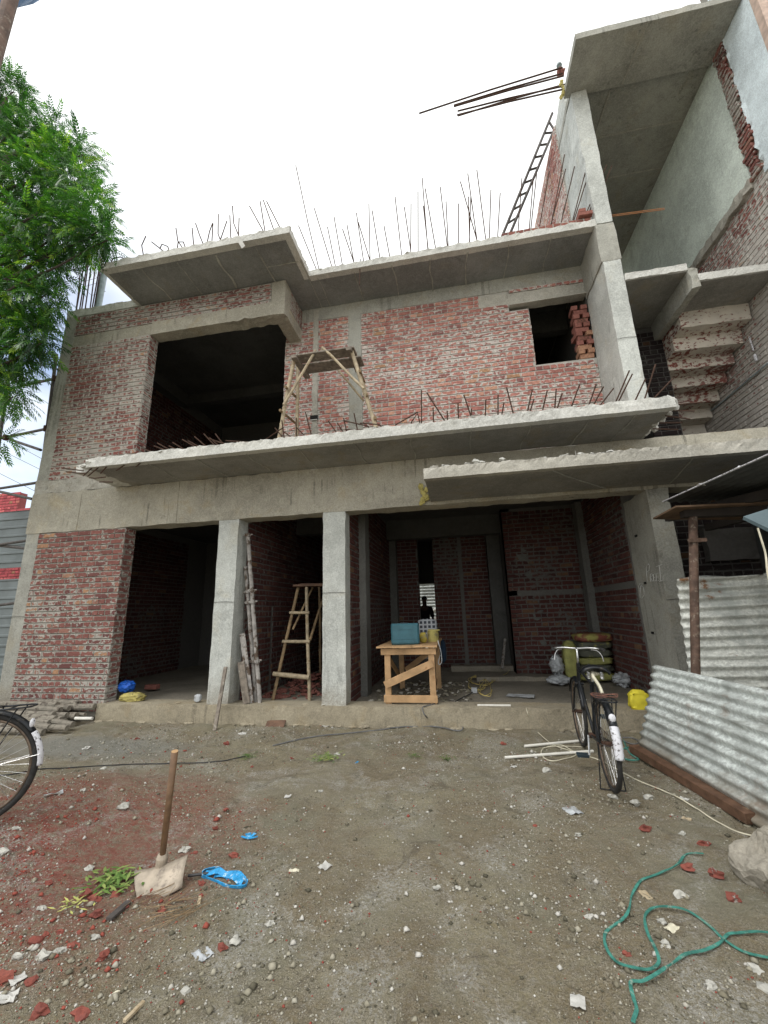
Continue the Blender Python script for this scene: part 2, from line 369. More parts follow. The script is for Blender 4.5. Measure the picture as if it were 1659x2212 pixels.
M['bark'] = plain('bark', (.06,.05,.038), .95, 0, .4, 20)
M['floodbody'] = plain('grey_aluminium', (.10,.14,.155), .5, .2, .15, 8)
M['glass'] = plain('lamp_glass', (.05,.06,.07), .1, 0, .1)
M['tarp'] = plain('blue_tarpaulin', (.03,.17,.42), .5)
M['skin'] = plain('skin', (.10,.055,.035), .6); M['cloth_d'] = plain('dark_cloth', (.015,.015,.018), .9); M['hair'] = plain('hair', (.008,.007,.006), .6)
M['chalk'] = plain('chalk', (.62,.62,.60), .95)
M['dark'] = plain('dark_void', (.01,.01,.01), .9)
M['blue_line'] = plain('blue_painted_tin', (.05,.22,.55), .5)
def plaidmat():
    n = NB('plaid_bag'); x, y, z = n.sep()
    a = n.math('FRACT', n.math('MULTIPLY', x, 14.0)); b = n.math('FRACT', n.math('MULTIPLY', z, 14.0))
    k = n.math('MAXIMUM', n.rng(a, .60, .66), n.rng(b, .60, .66))
    return n.out(n.mix(k, (.03, .035, .05), (.4, .42, .45)), .7)
M['plaid'] = plaidmat()
def galv(name, rust=.25, base=(.62,.66,.64)):
    n = NB(name)
    sp = n.noise(28, 5, .75); big = n.noise(1.6, 5, .65, dist=.5)
    c = n.mix(n.rng(sp, .35, .65), mul(base, .72), mul(base, 1.25))
    c = n.mix(n.math('MULTIPLY', n.rng(big, .42, .68), .8), c, (.30, .32, .305)); c = n.mix(n.math('MULTIPLY', n.rng(n.noise(1.0, 5, .7, vec=n.scale((2.0, 2.0, 14)), dist=.4), .52, .66), .6), c, (.24, .235, .21))
    c = n.mix(n.math('MULTIPLY', n.rng(n.noise(2.2, 7, .7), .60, .70), rust*2), c, (.20, .10, .045))
    c = n.mix(n.math('MULTIPLY', n.rng(n.noise(60, 3), .62, .7), .6), c, (.62, .65, .63))
    hz = n.math('ADD', n.sep()[2], n.math('MULTIPLY', n.noise(5, 6, .7), -.35)); c = n.mix(n.math('MULTIPLY', n.rng(hz, .06, -.12), .85), c, (.20, .16, .11))
    c = n.mix(n.math('MULTIPLY', n.rng(n.noise(1.0, 6, .75, vec=n.scale((3.5, 3.5, 1.2)), dist=.6), .58, .68), rust*1.3), c, (.24, .13, .07))
    return n.out(c, n.rng(sp, .2, .8, .42, .75), n.bump(sp, .004, .4), .2, .5)
M['galv'] = galv('galvanised_sheet'); M['galv2'] = galv('galvanised_sheet_rusty', .6, (.56,.57,.53)); M['tin_dark'] = plain('old_tin', (.07,.075,.075), .6, .3)
M['fence_metal'] = plain('grey_painted_sheet', (.17,.195,.20), .55, .3, .15, 3)
def leafmat():
    n = NB('neem_leaf'); t = n.attr('tone')
    c = n.ramp(t, [(0, (.013, .045, .014)), (.45, (.036, .115, .022)), (.8, (.11, .25, .035)), (1, (.26, .38, .05))])
    n.out(c, .35, spec=.5); n.p.inputs['Transmission Weight'].default_value = 0
    tr = n.t.nodes.new('ShaderNodeBsdfTranslucent'); n.val(tr.inputs[0], n.mix(1.0, c, (1.6, 1.9, .8), 'MULTIPLY'))
    mx = n.t.nodes.new('ShaderNodeMixShader'); mx.inputs[0].default_value = .38
    n.lk(n.p.outputs[0], mx.inputs[1]); n.lk(tr.outputs[0], mx.inputs[2]); n.lk(mx.outputs[0], n.t.nodes['Material Output'].inputs[0])
    return n.m
M['leaf'] = leafmat()
def dryleaf():
    n = NB('cut_leaves'); t = n.attr('tone')
    return n.out(n.ramp(t, [(0, (.05, .09, .02)), (.4, (.10, .19, .04)), (.75, (.28, .34, .10)), (1, (.50, .50, .16))]), .6, spec=.3)
DRY = dryleaf()
def gravelmat():
    n = NB('gravel'); t = n.attr('tone')
    c = n.ramp(t, [(0, (.085, .078, .055)), (.35, (.20, .18, .13)), (.55, (.34, .315, .245)), (.72, (.48, .46, .42)), (.84, (.60, .58, .53)), (.85, (.24, .06, .045)), (1, (.32, .085, .06))])
    return n.out(c, .9, n.bump(n.noise(150, 2), .002, .4), spec=.25)
M['gravel'] = gravelmat(); M['leaf_dry'] = DRY
def groundmat():
    n = NB('dirt'); x, y, z = n.sep()
    big = n.noise(.8, 5, .6, dist=.4); mid = n.noise(5, 6, .65); fine = n.noise(45, 5, .75); vf = n.noise(160, 3, .7)
    c = n.mix(n.rng(n.noise(1.6, 6, .7, dist=.8), .42, .58), (.24, .194, .115), (.28, .25, .168)); c = n.mix(n.math('MULTIPLY', n.rng(n.noise(.55, 5, .7, dist=.5), .5, .62), .6), c, (.34, .30, .18))
    c = n.mix(n.math('MULTIPLY', n.rng(mid, .5, .75), .6), c, (.14, .115, .078))
    c = n.mix(n.math('MULTIPLY', n.rng(fine, .3, .7), .6), c, n.mix(n.rng(vf, .35, .65), (.06, .05, .038), (.56, .51, .43)))
    # damp compacted grey patches
    c = n.mix(n.math('MULTIPLY', n.rng(n.noise(1.1, 4, .6), .52, .66), .55), c, (.262, .253, .185))
    # brick dust on the left
    d = n.math('ADD', n.math('MULTIPLY', n.math('ADD', x, 2.75), n.math('ADD', x, 2.75)), n.math('MULTIPLY', n.math('POWER', n.math('ABSOLUTE', n.math('SUBTRACT', y, 2.75)), 2.0), .9))
    k = n.rng(n.math('ADD', d, n.math('MULTIPLY', n.noise(2.2, 7, .8), 2.9)), 3.4, 1.2)
    c = n.mix(n.math('MULTIPLY', k, n.rng(n.noise(16, 7, .85), .40, .56, .12, .95)), c, n.mix(fine, (.20, .05, .04), (.36, .11, .085)))
    # lime and cement spills
    w = n.rng(n.noise(1.5, 7, .75, dist=.6), .50, .60); w2 = n.rng(n.noise(62, 5, .8), .44, .58)
    c = n.mix(n.math('MULTIPLY', n.math('MULTIPLY', w, w2), .75), c, n.mix(vf, (.36, .34, .30), (.60, .58, .54)))
    dx = n.math('ADD', x, 4.6); dy = n.math('SUBTRACT', y, 4.75)
    dd = n.math('ADD', n.math('MULTIPLY', n.math('MULTIPLY', dx, dx), .22), n.math('MULTIPLY', n.math('MULTIPLY', dy, dy), 2.0))
    k2 = n.rng(n.math('ADD', dd, n.math('MULTIPLY', n.noise(2.5, 6, .7), .9)), 1.0, .55)
    dk = n.rng(n.noise(3.2, 8, .8, dist=1.0), .56, .62); c = n.mix(n.math('MULTIPLY', dk, .45), c, (.10, .082, .06)); c = n.mix(n.math('MULTIPLY', k2, .7), c, (.26, .262, .24))
    b = n.bump(vf, .008, .8); b = n.bump(fine, .03, .9, b); b = n.bump(mid, .05, .7, b)
    return n.out(c, n.rng(big, .3, .7, .75, .95), b, spec=.3)
M['dirt'] = groundmat()

# ------------------------------------------------------------------ ground
def axis(a, b, fine0, fine1, step):
    mids = list(np.arange(fine0, fine1+1e-6, step)); lo = []; hi = []
    s = step; p = fine0
    while p > a: s *= 1.35; p -= s; lo.append(p)
    s = step; p = mids[-1]
    while p < b: s *= 1.35; p += s; hi.append(p)
    return lo[::-1]+mids+hi
gx = axis(-90, 90, -5.6, 2.6, .026); gy = axis(-60, 120, 1.2, 6.1, .026)
mb = MB()
for yy in gy:
    for xx in gx:
        z = gz(xx, yy)
        if -5.8 < xx < 2.8 and 1.0 < yy < 6.2:
            z += gfine(xx, yy)
        mb.v.append((xx, yy, z))
nx = len(gx)
for j in range(len(gy)-1):
    for i in range(nx-1):
        mb.f.append((j*nx+i, j*nx+i+1, (j+1)*nx+i+1, (j+1)*nx+i)); mb.t.append(.5); mb.m.append(0)
tag(mb.build('ground', M['dirt'], smooth=True, origin=(0, 0, 0)), kind='structure')

# ------------------------------------------------------------------ brickwork
def bricks(mb, O, U, N, Wd, Hh, course=.0925, holes=(), prot=.012, mi=0, jit=.002, ends=True, hdr=.122, st=.245, phase=0, mort=1):
    O = Vector(O); U = Vector(U); N = Vector(N); rows = int(round(Hh/course)); course = Hh/rows
    for r in range(rows):
        z0 = r*course+.005; z1 = (r+1)*course-.015
        pitch = st if (r+phase) % 2 else hdr
        if mort is not None:      # bedding mortar almost flush with the bricks, a thin groove left under each course
            sg = [(0.0, Wd)]
            for (h0, h1, hz0, hz1) in holes:
                if hz0 < (z0+z1)/2 < hz1:
                    ns = []
                    for (p, q) in sg:
                        if q <= h0 or p >= h1: ns.append((p, q))
                        else:
                            if p < h0: ns.append((p, h0))
                            if q > h1: ns.append((h1, q))
                    sg = ns
            for (p, q) in sg:
                zt_ = (r+1)*course-.006; c_ = O+U*((p+q)/2)+Vector((0, 0, (z0+zt_)/2)); mb.obox(c_+N*(prot/2-.008), U, N, Vector((0, 0, 1)), (q-p)/2-.002, prot/2+.005, (zt_-z0)/2, .5, mort)
        u = -random.uniform(0, pitch*.3) if not (r+phase) % 2 else -pitch*.5*((r//2) % 2)-random.uniform(0, .03)
        while u < Wd:
            L = pitch*random.uniform(.95, 1.05)
            a, b = max(u+.006, 0), min(u+L-.006, Wd)
            segs = [(a, b)]
            zc = (z0+z1)/2
            for (h0, h1, hz0, hz1) in holes:
                if hz0 < zc < hz1:
                    ns = []
                    for (p, q) in segs:
                        if q <= h0 or p >= h1: ns.append((p, q))
                        else:
                            if p < h0: ns.append((p, h0-random.uniform(0, .006)))
                            if q > h1: ns.append((h1+random.uniform(0, .006), q))
                    segs = ns
            for (p, q) in segs:
                if q-p < .03: continue
                pr = prot+random.uniform(-.0012, .008); ch = .004
                j = lambda k=jit: random.uniform(-k, k)
                def V(uu, zz, nn): return O+U*uu+Vector((0, 0, zz))+N*nn
                back = [V(p, z0, -.01), V(q, z0, -.01), V(q, z1, -.01), V(p, z1, -.01)]
                cs = [(p+j(), z0+j()), (q+j(), z0+j()), (q+j(), z1+j()), (p+j(), z1+j())]
                mid = [V(cu, cz, pr-ch) for cu, cz in cs]
                cu0 = (p+q)/2; cz0 = (z0+z1)/2
                fr = [V(cu+(ch if cu < cu0 else -ch), cz+(ch if cz < cz0 else -ch), pr) for cu, cz in cs]
                ins = min(.017, (q-p)*.3, (z1-z0)*.3)
                inn = [V(cu+((ch+ins) if cu < cu0 else -(ch+ins))+j(.006), cz+((ch+ins) if cz < cz0 else -(ch+ins))+j(.004), pr+j(.0015)) for cu, cz in cs]
                fs = [(12, 13, 14, 15)]
                for k in range(4):
                    k2 = (k+1) % 4; fs += [(k, k2, 4+k2, 4+k), (4+k, 4+k2, 8+k2, 8+k), (8+k, 8+k2, 12+k2, 12+k)]
                for k in range(12, 16): mb.a[len(mb.v)+k] = 1.0
                if U.cross(Vector((0, 0, 1))).dot(N) < 0: fs = [f[::-1] for f in fs]
                mb.add(back+mid+fr+inn, fs, min(1, max(0, random.gauss(.5, .24))), mi)
            u += L
    return mb

# ================================================================== THE UNFINISHED BUILDING
YF, YR = 5.96, 6.8
B = thing('unfinished_building', 'unplastered two-storey brick and concrete building with open dark bays and bristling steel bars', 'building', (-2.4, YF, 0))
# plinth and ground-floor slab
mb = MB(); mb.rbox(-5.62, 2.95, 5.88, 6.25, -.25, .25, .06, .008, 4, fn=lambda p: .014 if p.z > .2 and p.y < 6 else 0)
for i in range(40):
    xx = random.uniform(-5.5, 2.6); mb.lump((xx, 5.92+random.uniform(0, .1), .235+random.uniform(-.02, .02)), random.uniform(.015, .04), sq=(1.6, 1, .6))
for i in range(50):
    xx = random.uniform(-5.6, 2.6); mb.lump((xx, 5.88+random.uniform(-.06, .02), .01), random.uniform(.02, .05), sq=(1.7, 1, .6))
mb.build('plinth', M['plinth'], B)
mb = MB(); mb.rbox(-7.5, 2.9, 6.24, 13.3, -.2, .20, .25, .02, 3); mb.build('floor_slab', M['floor_in'], B)
# columns
def column(x0, x1, y0, y1, z0, z1, mat='conc_col', name='column', extra=None):
    m = MB(); m.rbox(x0, x1, y0, y1, z0, z1, .09, .007, 4, fn=lambda p: .012 if (z1-p.z < .1 or p.z-z0 < .12) else 0)
    if extra: extra(m)
    return m.build(name, M[mat], B)
column(-7.6, -7.33, 5.95, 6.22, -.1, 3.04, 'conc'); column(-7.6, -7.33, 5.955, 6.22, 3.8, 7.60, 'conc')
column(-3.80, -3.46, 5.95, 6.25, .20, 3.045); column(-2.02, -1.67, 5.95, 6.22, .20, 3.045)
rc = column(2.62, 2.885, 5.955, 6.78, .15, 3.045, 'conc')
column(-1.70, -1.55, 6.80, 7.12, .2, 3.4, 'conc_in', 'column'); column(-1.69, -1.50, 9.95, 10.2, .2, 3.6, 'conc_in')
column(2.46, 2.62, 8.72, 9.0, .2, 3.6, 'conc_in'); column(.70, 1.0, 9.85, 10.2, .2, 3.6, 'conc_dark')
# upper fin column in the recess
column(2.62, 2.885, 5.955, 6.80, 3.93, 6.86, 'conc_col'); column(2.60, 2.90, 5.95, 6.80, 6.86, 7.58, 'conc')
column(-1.81, -1.555, 6.785, 6.95, 3.9, 7.3, 'conc')
# beams
mb = MB(); mb.rbox(-7.62, 4.93, 5.94, 6.24, 3.04, 3.78, .09, .006, 4, fn=lambda p: .01 if p.z < 3.1 or p.z > 3.72 else 0)
for xx in (-6.55, -4.6, -2.45, -.75, .9, 2.2): mb.box(xx-.006, xx+.006, 5.932, 5.945, 3.06, 3.77)
mb.build('ground_floor_beam', M['conc_beam'], B)
mb = MB(); mb.rbox(-7.60, -5.4, 5.945, 6.2, 3.78, 4.04, .05, .03, 7); mb.build('rough_band', M['conc_rough'], B)
mb = MB(); mb.rbox(-7.33, -5.535, 5.952, 6.19, 6.86, 7.10, .08, .008, 5); mb.rbox(-5.535, -2.79, 5.94, 6.19, 6.85, 7.13, .06, .007, 7, fn=lambda p: .018 if p.z < 6.9 and p.x > -3.9 else 0)
mb.rbox(-3.06, -2.79, 5.945, 6.19, 7.13, 7.57, .08, .01, 5); mb.rbox(-3.04, -2.795, 6.19, 6.80, 6.86, 7.13, .08, .01, 5)
mb.build('lintel_beam', M['conc_beam'], B)
mb = MB(); mb.rbox(-3.04, 2.62, 6.79, 7.0, 7.30, 7.60, .1, .008, 4)
for xx in (-2.2, -1.1, .0, 1.1, 2.0): mb.box(xx-.008, xx+.008, 6.782, 6.8, 7.31, 7.59)
mb.build('roof_beam', M['conc'], B)
mb = MB(); mb.rbox(1.26, 2.61, 6.775, 6.93, 6.95, 7.22, .07, .012, 6); mb.rbox(.72, 1.26, 6.785, 6.9, 7.0, 7.24, .05, .02, 8)
mb.stick((1.27, 6.76, 6.93), (2.61, 6.76, 6.945), .10, .02); mb.build('window_lintel', M['conc_rough'], B)
# brick walls --------------------------------------------------
mb = MB()
mb.box(-7.36, -5.57, 5.965, 6.19, .05, 3.05, mi=1); bricks(mb, (-7.33, 5.962, .12), (1,0,0), (0,-1,0), 1.77, 2.92)
bricks(mb, (-5.572, 5.962, .12), (0,1,0), (1,0,0), .225, 2.92, hdr=.225, st=.1125)
mb.build('wall', [M['brick_b'], M['mortar']], B, origin=None)
mb = MB()
mb.box(-7.36, -5.58, 5.967, 6.18, 3.9, 6.87, mi=1); bricks(mb, (-7.335, 5.962, 4.03), (1,0,0), (0,-1,0), 1.755, 2.84)
bricks(mb, (-5.578, 5.962, 4.03), (0,1,0), (1,0,0), .22, 2.84, hdr=.22, st=.11)
mb.build('wall', [M['brick_a'], M['mortar_l']], B)
mb = MB()
mb.box(-7.34, -3.06, 5.967, 6.18, 7.09, 7.58, mi=1); bricks(mb, (-7.335, 5.962, 7.11), (1,0,0), (0,-1,0), 4.27, .46)
mb.box(-3.03, -2.8, 6.19, 6.80, 7.12, 7.58, mi=1); bricks(mb, (-2.803, 6.20, 7.14), (0,1,0), (1,0,0), .59, .42)
mb.build('wall', [M['brick_b'], M['mortar']], B)
mb = MB()   # recessed wall, window hole u = 1.605..2.62 (sill 5.68)
mb.box(-3.13, 1.61, 6.805, 7.02, 3.85, 6.86, mi=1); mb.box(-3.13, 1.26, 6.805, 7.02, 6.86, 7.3, mi=1); mb.box(1.61, 2.62, 6.805, 7.02, 3.85, 5.68, mi=1); mb.box(1.26, 2.62, 6.81, 7.02, 7.2, 7.31, mi=1)
bricks(mb, (-3.13, 6.80, 3.92), (1,0,0), (0,-1,0), 5.74, 3.38, holes=[(1.32, 1.575, -1, 9), (4.735, 6, 1.76, 3.04), (4.40, 6, 2.96, 3.34), (3.87, 4.5, 3.06, 3.34), (.60, .69, -1, 9)], prot=.008, jit=.003)
bricks(mb, (-3.132, 6.80, 3.92), (0,1,0), (-1,0,0), .22, 3.0, hdr=.22, st=.11)
bricks(mb, (1.607, 6.805, 5.70), (0,1,0), (1,0,0), .21, 1.1, hdr=.21, st=.105)
bricks(mb, (1.30, 6.79, 7.23), (1,0,0), (0,-1,0), 1.3, .08)
mb.build('wall', [M['brick_c'], M['mortar_l']], B)
mb = MB(); mb.rbox(-2.545, -2.44, 6.785, 6.81, 3.9, 7.55, .035, .012, 9); mb.build('plastered_conduit_chase', M['conc_rough'], B)
mb = MB(); c0 = Q(3, 1360, 702, Y=6.78); mb.box(c0.x-.09, c0.x+.06, 6.765, 6.79, c0.z-.03, c0.z+.06); eb = mb.build('socket_box', M['dark'], B)
mb = MB(); mb.box(c0.x-.085, c0.x+.055, 6.75, 6.764, c0.z-.045, c0.z-.03); mb.build('box_lip', M['paper'], eb)
# inside walls, ground floor
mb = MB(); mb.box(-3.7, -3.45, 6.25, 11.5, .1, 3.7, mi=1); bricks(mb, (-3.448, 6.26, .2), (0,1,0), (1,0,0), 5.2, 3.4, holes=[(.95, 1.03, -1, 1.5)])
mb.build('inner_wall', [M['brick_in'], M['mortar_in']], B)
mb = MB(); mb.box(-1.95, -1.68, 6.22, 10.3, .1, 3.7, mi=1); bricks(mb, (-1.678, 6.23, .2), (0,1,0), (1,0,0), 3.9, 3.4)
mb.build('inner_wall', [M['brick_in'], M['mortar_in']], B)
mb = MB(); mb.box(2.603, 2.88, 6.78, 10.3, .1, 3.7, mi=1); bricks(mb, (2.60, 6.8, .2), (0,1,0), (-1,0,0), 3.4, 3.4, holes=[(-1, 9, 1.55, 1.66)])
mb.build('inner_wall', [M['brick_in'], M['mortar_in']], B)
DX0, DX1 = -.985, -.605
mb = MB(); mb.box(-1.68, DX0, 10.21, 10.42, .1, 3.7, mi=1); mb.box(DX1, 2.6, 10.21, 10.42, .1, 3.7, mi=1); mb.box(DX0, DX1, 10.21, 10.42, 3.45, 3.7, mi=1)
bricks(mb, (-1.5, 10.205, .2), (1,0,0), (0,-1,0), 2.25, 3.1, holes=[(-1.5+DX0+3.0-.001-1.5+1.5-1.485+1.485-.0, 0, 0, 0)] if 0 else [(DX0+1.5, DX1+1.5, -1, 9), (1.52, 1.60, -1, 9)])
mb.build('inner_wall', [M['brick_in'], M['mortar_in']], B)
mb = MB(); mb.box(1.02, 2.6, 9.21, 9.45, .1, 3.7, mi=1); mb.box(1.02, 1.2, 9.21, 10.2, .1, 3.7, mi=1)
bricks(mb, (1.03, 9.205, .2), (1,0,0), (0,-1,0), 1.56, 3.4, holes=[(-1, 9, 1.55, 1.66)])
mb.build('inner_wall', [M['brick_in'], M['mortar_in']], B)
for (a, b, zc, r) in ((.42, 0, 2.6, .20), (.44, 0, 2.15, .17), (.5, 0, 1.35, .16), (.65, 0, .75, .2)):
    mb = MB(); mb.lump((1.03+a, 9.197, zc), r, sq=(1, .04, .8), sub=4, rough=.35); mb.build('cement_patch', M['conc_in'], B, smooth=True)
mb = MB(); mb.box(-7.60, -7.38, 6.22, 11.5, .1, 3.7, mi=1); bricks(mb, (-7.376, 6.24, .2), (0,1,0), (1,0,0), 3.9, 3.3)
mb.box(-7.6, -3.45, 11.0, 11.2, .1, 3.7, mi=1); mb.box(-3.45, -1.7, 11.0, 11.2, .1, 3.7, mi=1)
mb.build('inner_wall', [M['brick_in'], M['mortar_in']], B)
# corridor behind the back door
mb = MB(); mb.box(-1.95, -1.85, 10.42, 13.2, .1, 3.7, mi=1); mb.box(.3, .4, 10.42, 13.2, .1, 3.7, mi=1)
mb.box(-1.95, -1.6, 13.0, 13.2, .1, 3.7, mi=1); mb.box(-.3, .4, 13.0, 13.2, .1, 3.7, mi=1); mb.box(-1.6, -.3, 13.0, 13.2, 2.33, 3.7, mi=1)
mb.build('inner_wall', [M['brick_in'], M['mortar_d']], B)
# ceilings
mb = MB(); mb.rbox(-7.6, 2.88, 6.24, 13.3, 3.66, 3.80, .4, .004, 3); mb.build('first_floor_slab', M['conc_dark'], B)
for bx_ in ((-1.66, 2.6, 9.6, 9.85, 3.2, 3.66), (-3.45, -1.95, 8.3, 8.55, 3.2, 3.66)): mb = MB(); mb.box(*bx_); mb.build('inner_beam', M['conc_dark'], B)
# upper rooms
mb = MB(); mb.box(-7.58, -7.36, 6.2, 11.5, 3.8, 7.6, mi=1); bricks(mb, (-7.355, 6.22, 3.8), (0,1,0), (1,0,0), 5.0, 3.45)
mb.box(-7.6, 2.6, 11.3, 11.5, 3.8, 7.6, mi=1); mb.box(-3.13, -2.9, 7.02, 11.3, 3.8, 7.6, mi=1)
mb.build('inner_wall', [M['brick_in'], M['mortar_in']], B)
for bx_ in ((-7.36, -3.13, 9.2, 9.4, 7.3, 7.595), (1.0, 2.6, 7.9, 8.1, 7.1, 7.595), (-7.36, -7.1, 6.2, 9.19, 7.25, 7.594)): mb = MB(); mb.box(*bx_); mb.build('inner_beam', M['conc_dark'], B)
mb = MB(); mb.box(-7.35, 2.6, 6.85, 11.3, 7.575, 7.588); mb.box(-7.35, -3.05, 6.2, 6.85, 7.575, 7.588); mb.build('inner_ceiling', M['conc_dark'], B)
mb = MB(); mb.box(2.63, 2.87, 6.81, 11.5, 3.8, 7.58); mb.build('inner_wall', M['mortar_in'], B)
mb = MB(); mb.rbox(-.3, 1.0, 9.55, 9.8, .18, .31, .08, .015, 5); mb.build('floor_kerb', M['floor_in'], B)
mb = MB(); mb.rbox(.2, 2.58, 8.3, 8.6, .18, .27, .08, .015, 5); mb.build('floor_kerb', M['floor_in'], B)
pz = Zm(1250, 1500, 2.5523); mb = MB(); mb.tube([pz(838, 1270, Y=9.7), pz(815, 1500, Y=9.3)], .03, 8); tag(mb.build('pipe_piece', M['steelprop']), 'pale pipe piece leaning in the dark niche of the right bay', 'pipe')
for (x, y) in ((1088, 242), (1128, 445), (1160, 660)):
    p = Q(6, x, y, X=2.612); mb = MB(); mb.box(2.605, 2.625, p.y-.03, p.y+.03, p.z-.015, p.z+.015); mb.build('painted_hole', M['dark'], B)  # near-black plate on the face, painted as the shade inside a hole
for (x0, x1, zz, yy) in ((-3.81, -3.45, 1.72, 5.936), (-2.03, -1.66, 1.80, 5.937), (2.61, 2.89, 1.55, 5.941), (2.61, 2.89, 5.42, 5.941), (-7.61, -7.32, 1.6, 5.937)):
    mb = MB(); mb.tube(wob([(x0, yy+.004, zz), ((x0+x1)/2, yy+.004, zz+.008), (x1, yy+.004, zz-.004)], .003, 4), .0035, 4); mb.build('pour_line', M['conc_dark'], B)
p = Q(4, 832, 880, Y=5.2); mb = MB(); mb.tube([p+Vector((0, 0, .12)), p+Vector((0,0,-.12))], .003, 4); mb.lump(p+Vector((.01, 0, -.17)), .022, sq=(.7,.4,2)); tag(mb.build('hanging_scrap', M['paper']), 'white scrap dangling on a string under the lower canopy', 'scrap')
mb = MB(); p = Q(1, 1045, 1055, Y=5.03); mb.stick(p+Vector((-.05, 0, .09)), p+Vector((.04, -.01, -.08)), .005, .07); tag(mb.build('white_rag', M['paper']), 'white rag caught on the left roof slab edge', 'rag')
# small things fixed to the front: chalk on the column side
def stroke(m, pts, X=2.610, r=.0045): m.tube([Vector((X, y, z)) for y, z in pts], r, 5)
mb = MB(); z6 = Zm(2000, 1450, 3.4025)
def cs(*pp): return [tuple(z6(a, b, X=2.612))[1:] for a, b in pp]
for let in ([(78,1250),(70,1090),(92,1060),(104,1085),(98,1130),(76,1150)], [(116,1250),(112,1170),(128,1165),(134,1185),(116,1205),(136,1245)], [(162,1168),(144,1172),(148,1245),(168,1240)], [(147,1208),(162,1203)], [(190,1160),(174,1165),(178,1245),(200,1240)], [(176,1204),(194,1200)], [(172,1092),(236,1068)], [(206,1080),(216,1160),(222,1246)], [(208,1248),(236,1240)]):
    stroke(mb, cs(*let))
mb.build('chalk_writing', M['chalk'], B); mb = MB(); stroke(mb, cs((30,1275),(0,1272),(-15,1300),(5,1330),(0,1360))); stroke(mb, cs((10,1290),(40,1310),(48,1390),(20,1430),(0,1400),(8,1300)))
mb.build('chalk_writing', M['chalk'], B)
# ---- slabs with ragged edges and protruding bars
def slab(name, boxes, front_lines, mat='conc_soffit', seams=()):
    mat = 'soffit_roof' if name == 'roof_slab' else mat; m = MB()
    for b in boxes: m.rbox(*b, res=.22, amp=.004, freq=3)
    o = m.build(name, M[mat], B)
    e = MB()
    for (x0, x1, y, z0, z1, dpt) in front_lines:
        e.rbox(x0, x1, y, y+dpt, z0, z1, .035, .004, 9, fn=lambda p, z0=z0, z1=z1: .017*sstep(z0+.01, z1, p.z))
        n = int((x1-x0)*9)
        for i in range(n):
            e.lump((random.uniform(x0, x1), y+random.uniform(.01, .12), z1+random.uniform(-.02, .02)), random.uniform(.010, .032), sq=(1.5, 1, .7), rough=.5)
    e.build('broken_edge', M['conc_raw'], o)
    if seams:
        for (a, b, w) in seams: s_ = MB(); s_.tube(wob([a, Vector(a).lerp(Vector(b), .35)+Vector((random.uniform(-.03, .03), 0, 0)), Vector(a).lerp(Vector(b), .7)+Vector((random.uniform(-.03, .03), 0, 0)), b], .008, 4), [w*.42*random.uniform(.4, 1.5) for _ in range(13)], 5); s_.build('shutter_seam', M['conc'], o)
    return o
ZR = 7.59
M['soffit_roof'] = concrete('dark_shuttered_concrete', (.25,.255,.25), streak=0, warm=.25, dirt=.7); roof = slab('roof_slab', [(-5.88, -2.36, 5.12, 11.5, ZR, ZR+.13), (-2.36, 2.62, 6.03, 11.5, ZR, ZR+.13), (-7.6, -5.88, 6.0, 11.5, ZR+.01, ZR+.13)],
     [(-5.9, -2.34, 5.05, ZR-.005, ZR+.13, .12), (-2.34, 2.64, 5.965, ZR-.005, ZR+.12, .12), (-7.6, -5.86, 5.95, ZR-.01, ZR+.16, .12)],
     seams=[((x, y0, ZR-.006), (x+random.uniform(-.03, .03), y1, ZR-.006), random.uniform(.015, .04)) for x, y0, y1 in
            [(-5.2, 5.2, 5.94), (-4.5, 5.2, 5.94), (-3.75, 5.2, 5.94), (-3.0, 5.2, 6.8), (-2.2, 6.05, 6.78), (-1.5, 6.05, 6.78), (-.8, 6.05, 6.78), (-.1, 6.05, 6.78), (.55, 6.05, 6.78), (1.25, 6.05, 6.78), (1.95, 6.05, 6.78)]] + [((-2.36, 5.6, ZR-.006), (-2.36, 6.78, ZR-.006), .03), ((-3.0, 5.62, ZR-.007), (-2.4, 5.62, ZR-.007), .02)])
e = MB(); e.rbox(-2.45, -2.33, 5.05, 6.03, ZR-.004, ZR+.12, .035, .004, 9, fn=lambda p: .02*sstep(ZR, ZR+.12, p.z)); e.build('side_edge', M['conc_raw'], roof); e = MB(); e.rbox(-5.93, -5.86, 5.07, 5.98, ZR-.003, ZR+.11, .035, .004, 9, fn=lambda p: .02*sstep(ZR, ZR+.12, p.z)); e.build('side_edge', M['conc_raw'], roof)
# brick course laid on the right end of the roof
mb = MB(); bricks(mb, (1.15, 6.0, ZR+.13), (1,0,0), (0,-1,0), 1.45, .09, prot=.0, jit=.008, mort=None); mb.box(1.15, 2.6, 6.0, 6.12, ZR+.125, ZR+.21, mi=1)
mb.obox((2.5, 5.99, ZR+.26), Vector((1,0,0)), Vector((0,1,0)), Vector((0,0,1)), .11, .055, .036, .7, 0, .006); mb.obox((2.46, 6.05, ZR+.335), Vector((0,1,0)), Vector((-1,0,0)), Vector((0,0,1)), .11, .055, .036, .6, 0, .006)
mb.build('brick_coping', [M['brick_loose'], M['mortar_l']], roof)
ZB = 3.785
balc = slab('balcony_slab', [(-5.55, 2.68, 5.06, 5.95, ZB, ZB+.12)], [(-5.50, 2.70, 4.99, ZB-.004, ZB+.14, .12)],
     seams=[((x, 5.08, ZB-.006), (x+random.uniform(-.05, .05), 5.93, ZB-.006), random.uniform(.012, .035)) for x in (-4.5, -3.7, -2.9, -2.1, -1.3, -.5, .3, 1.05, 1.75, 2.3)])
mb = MB()
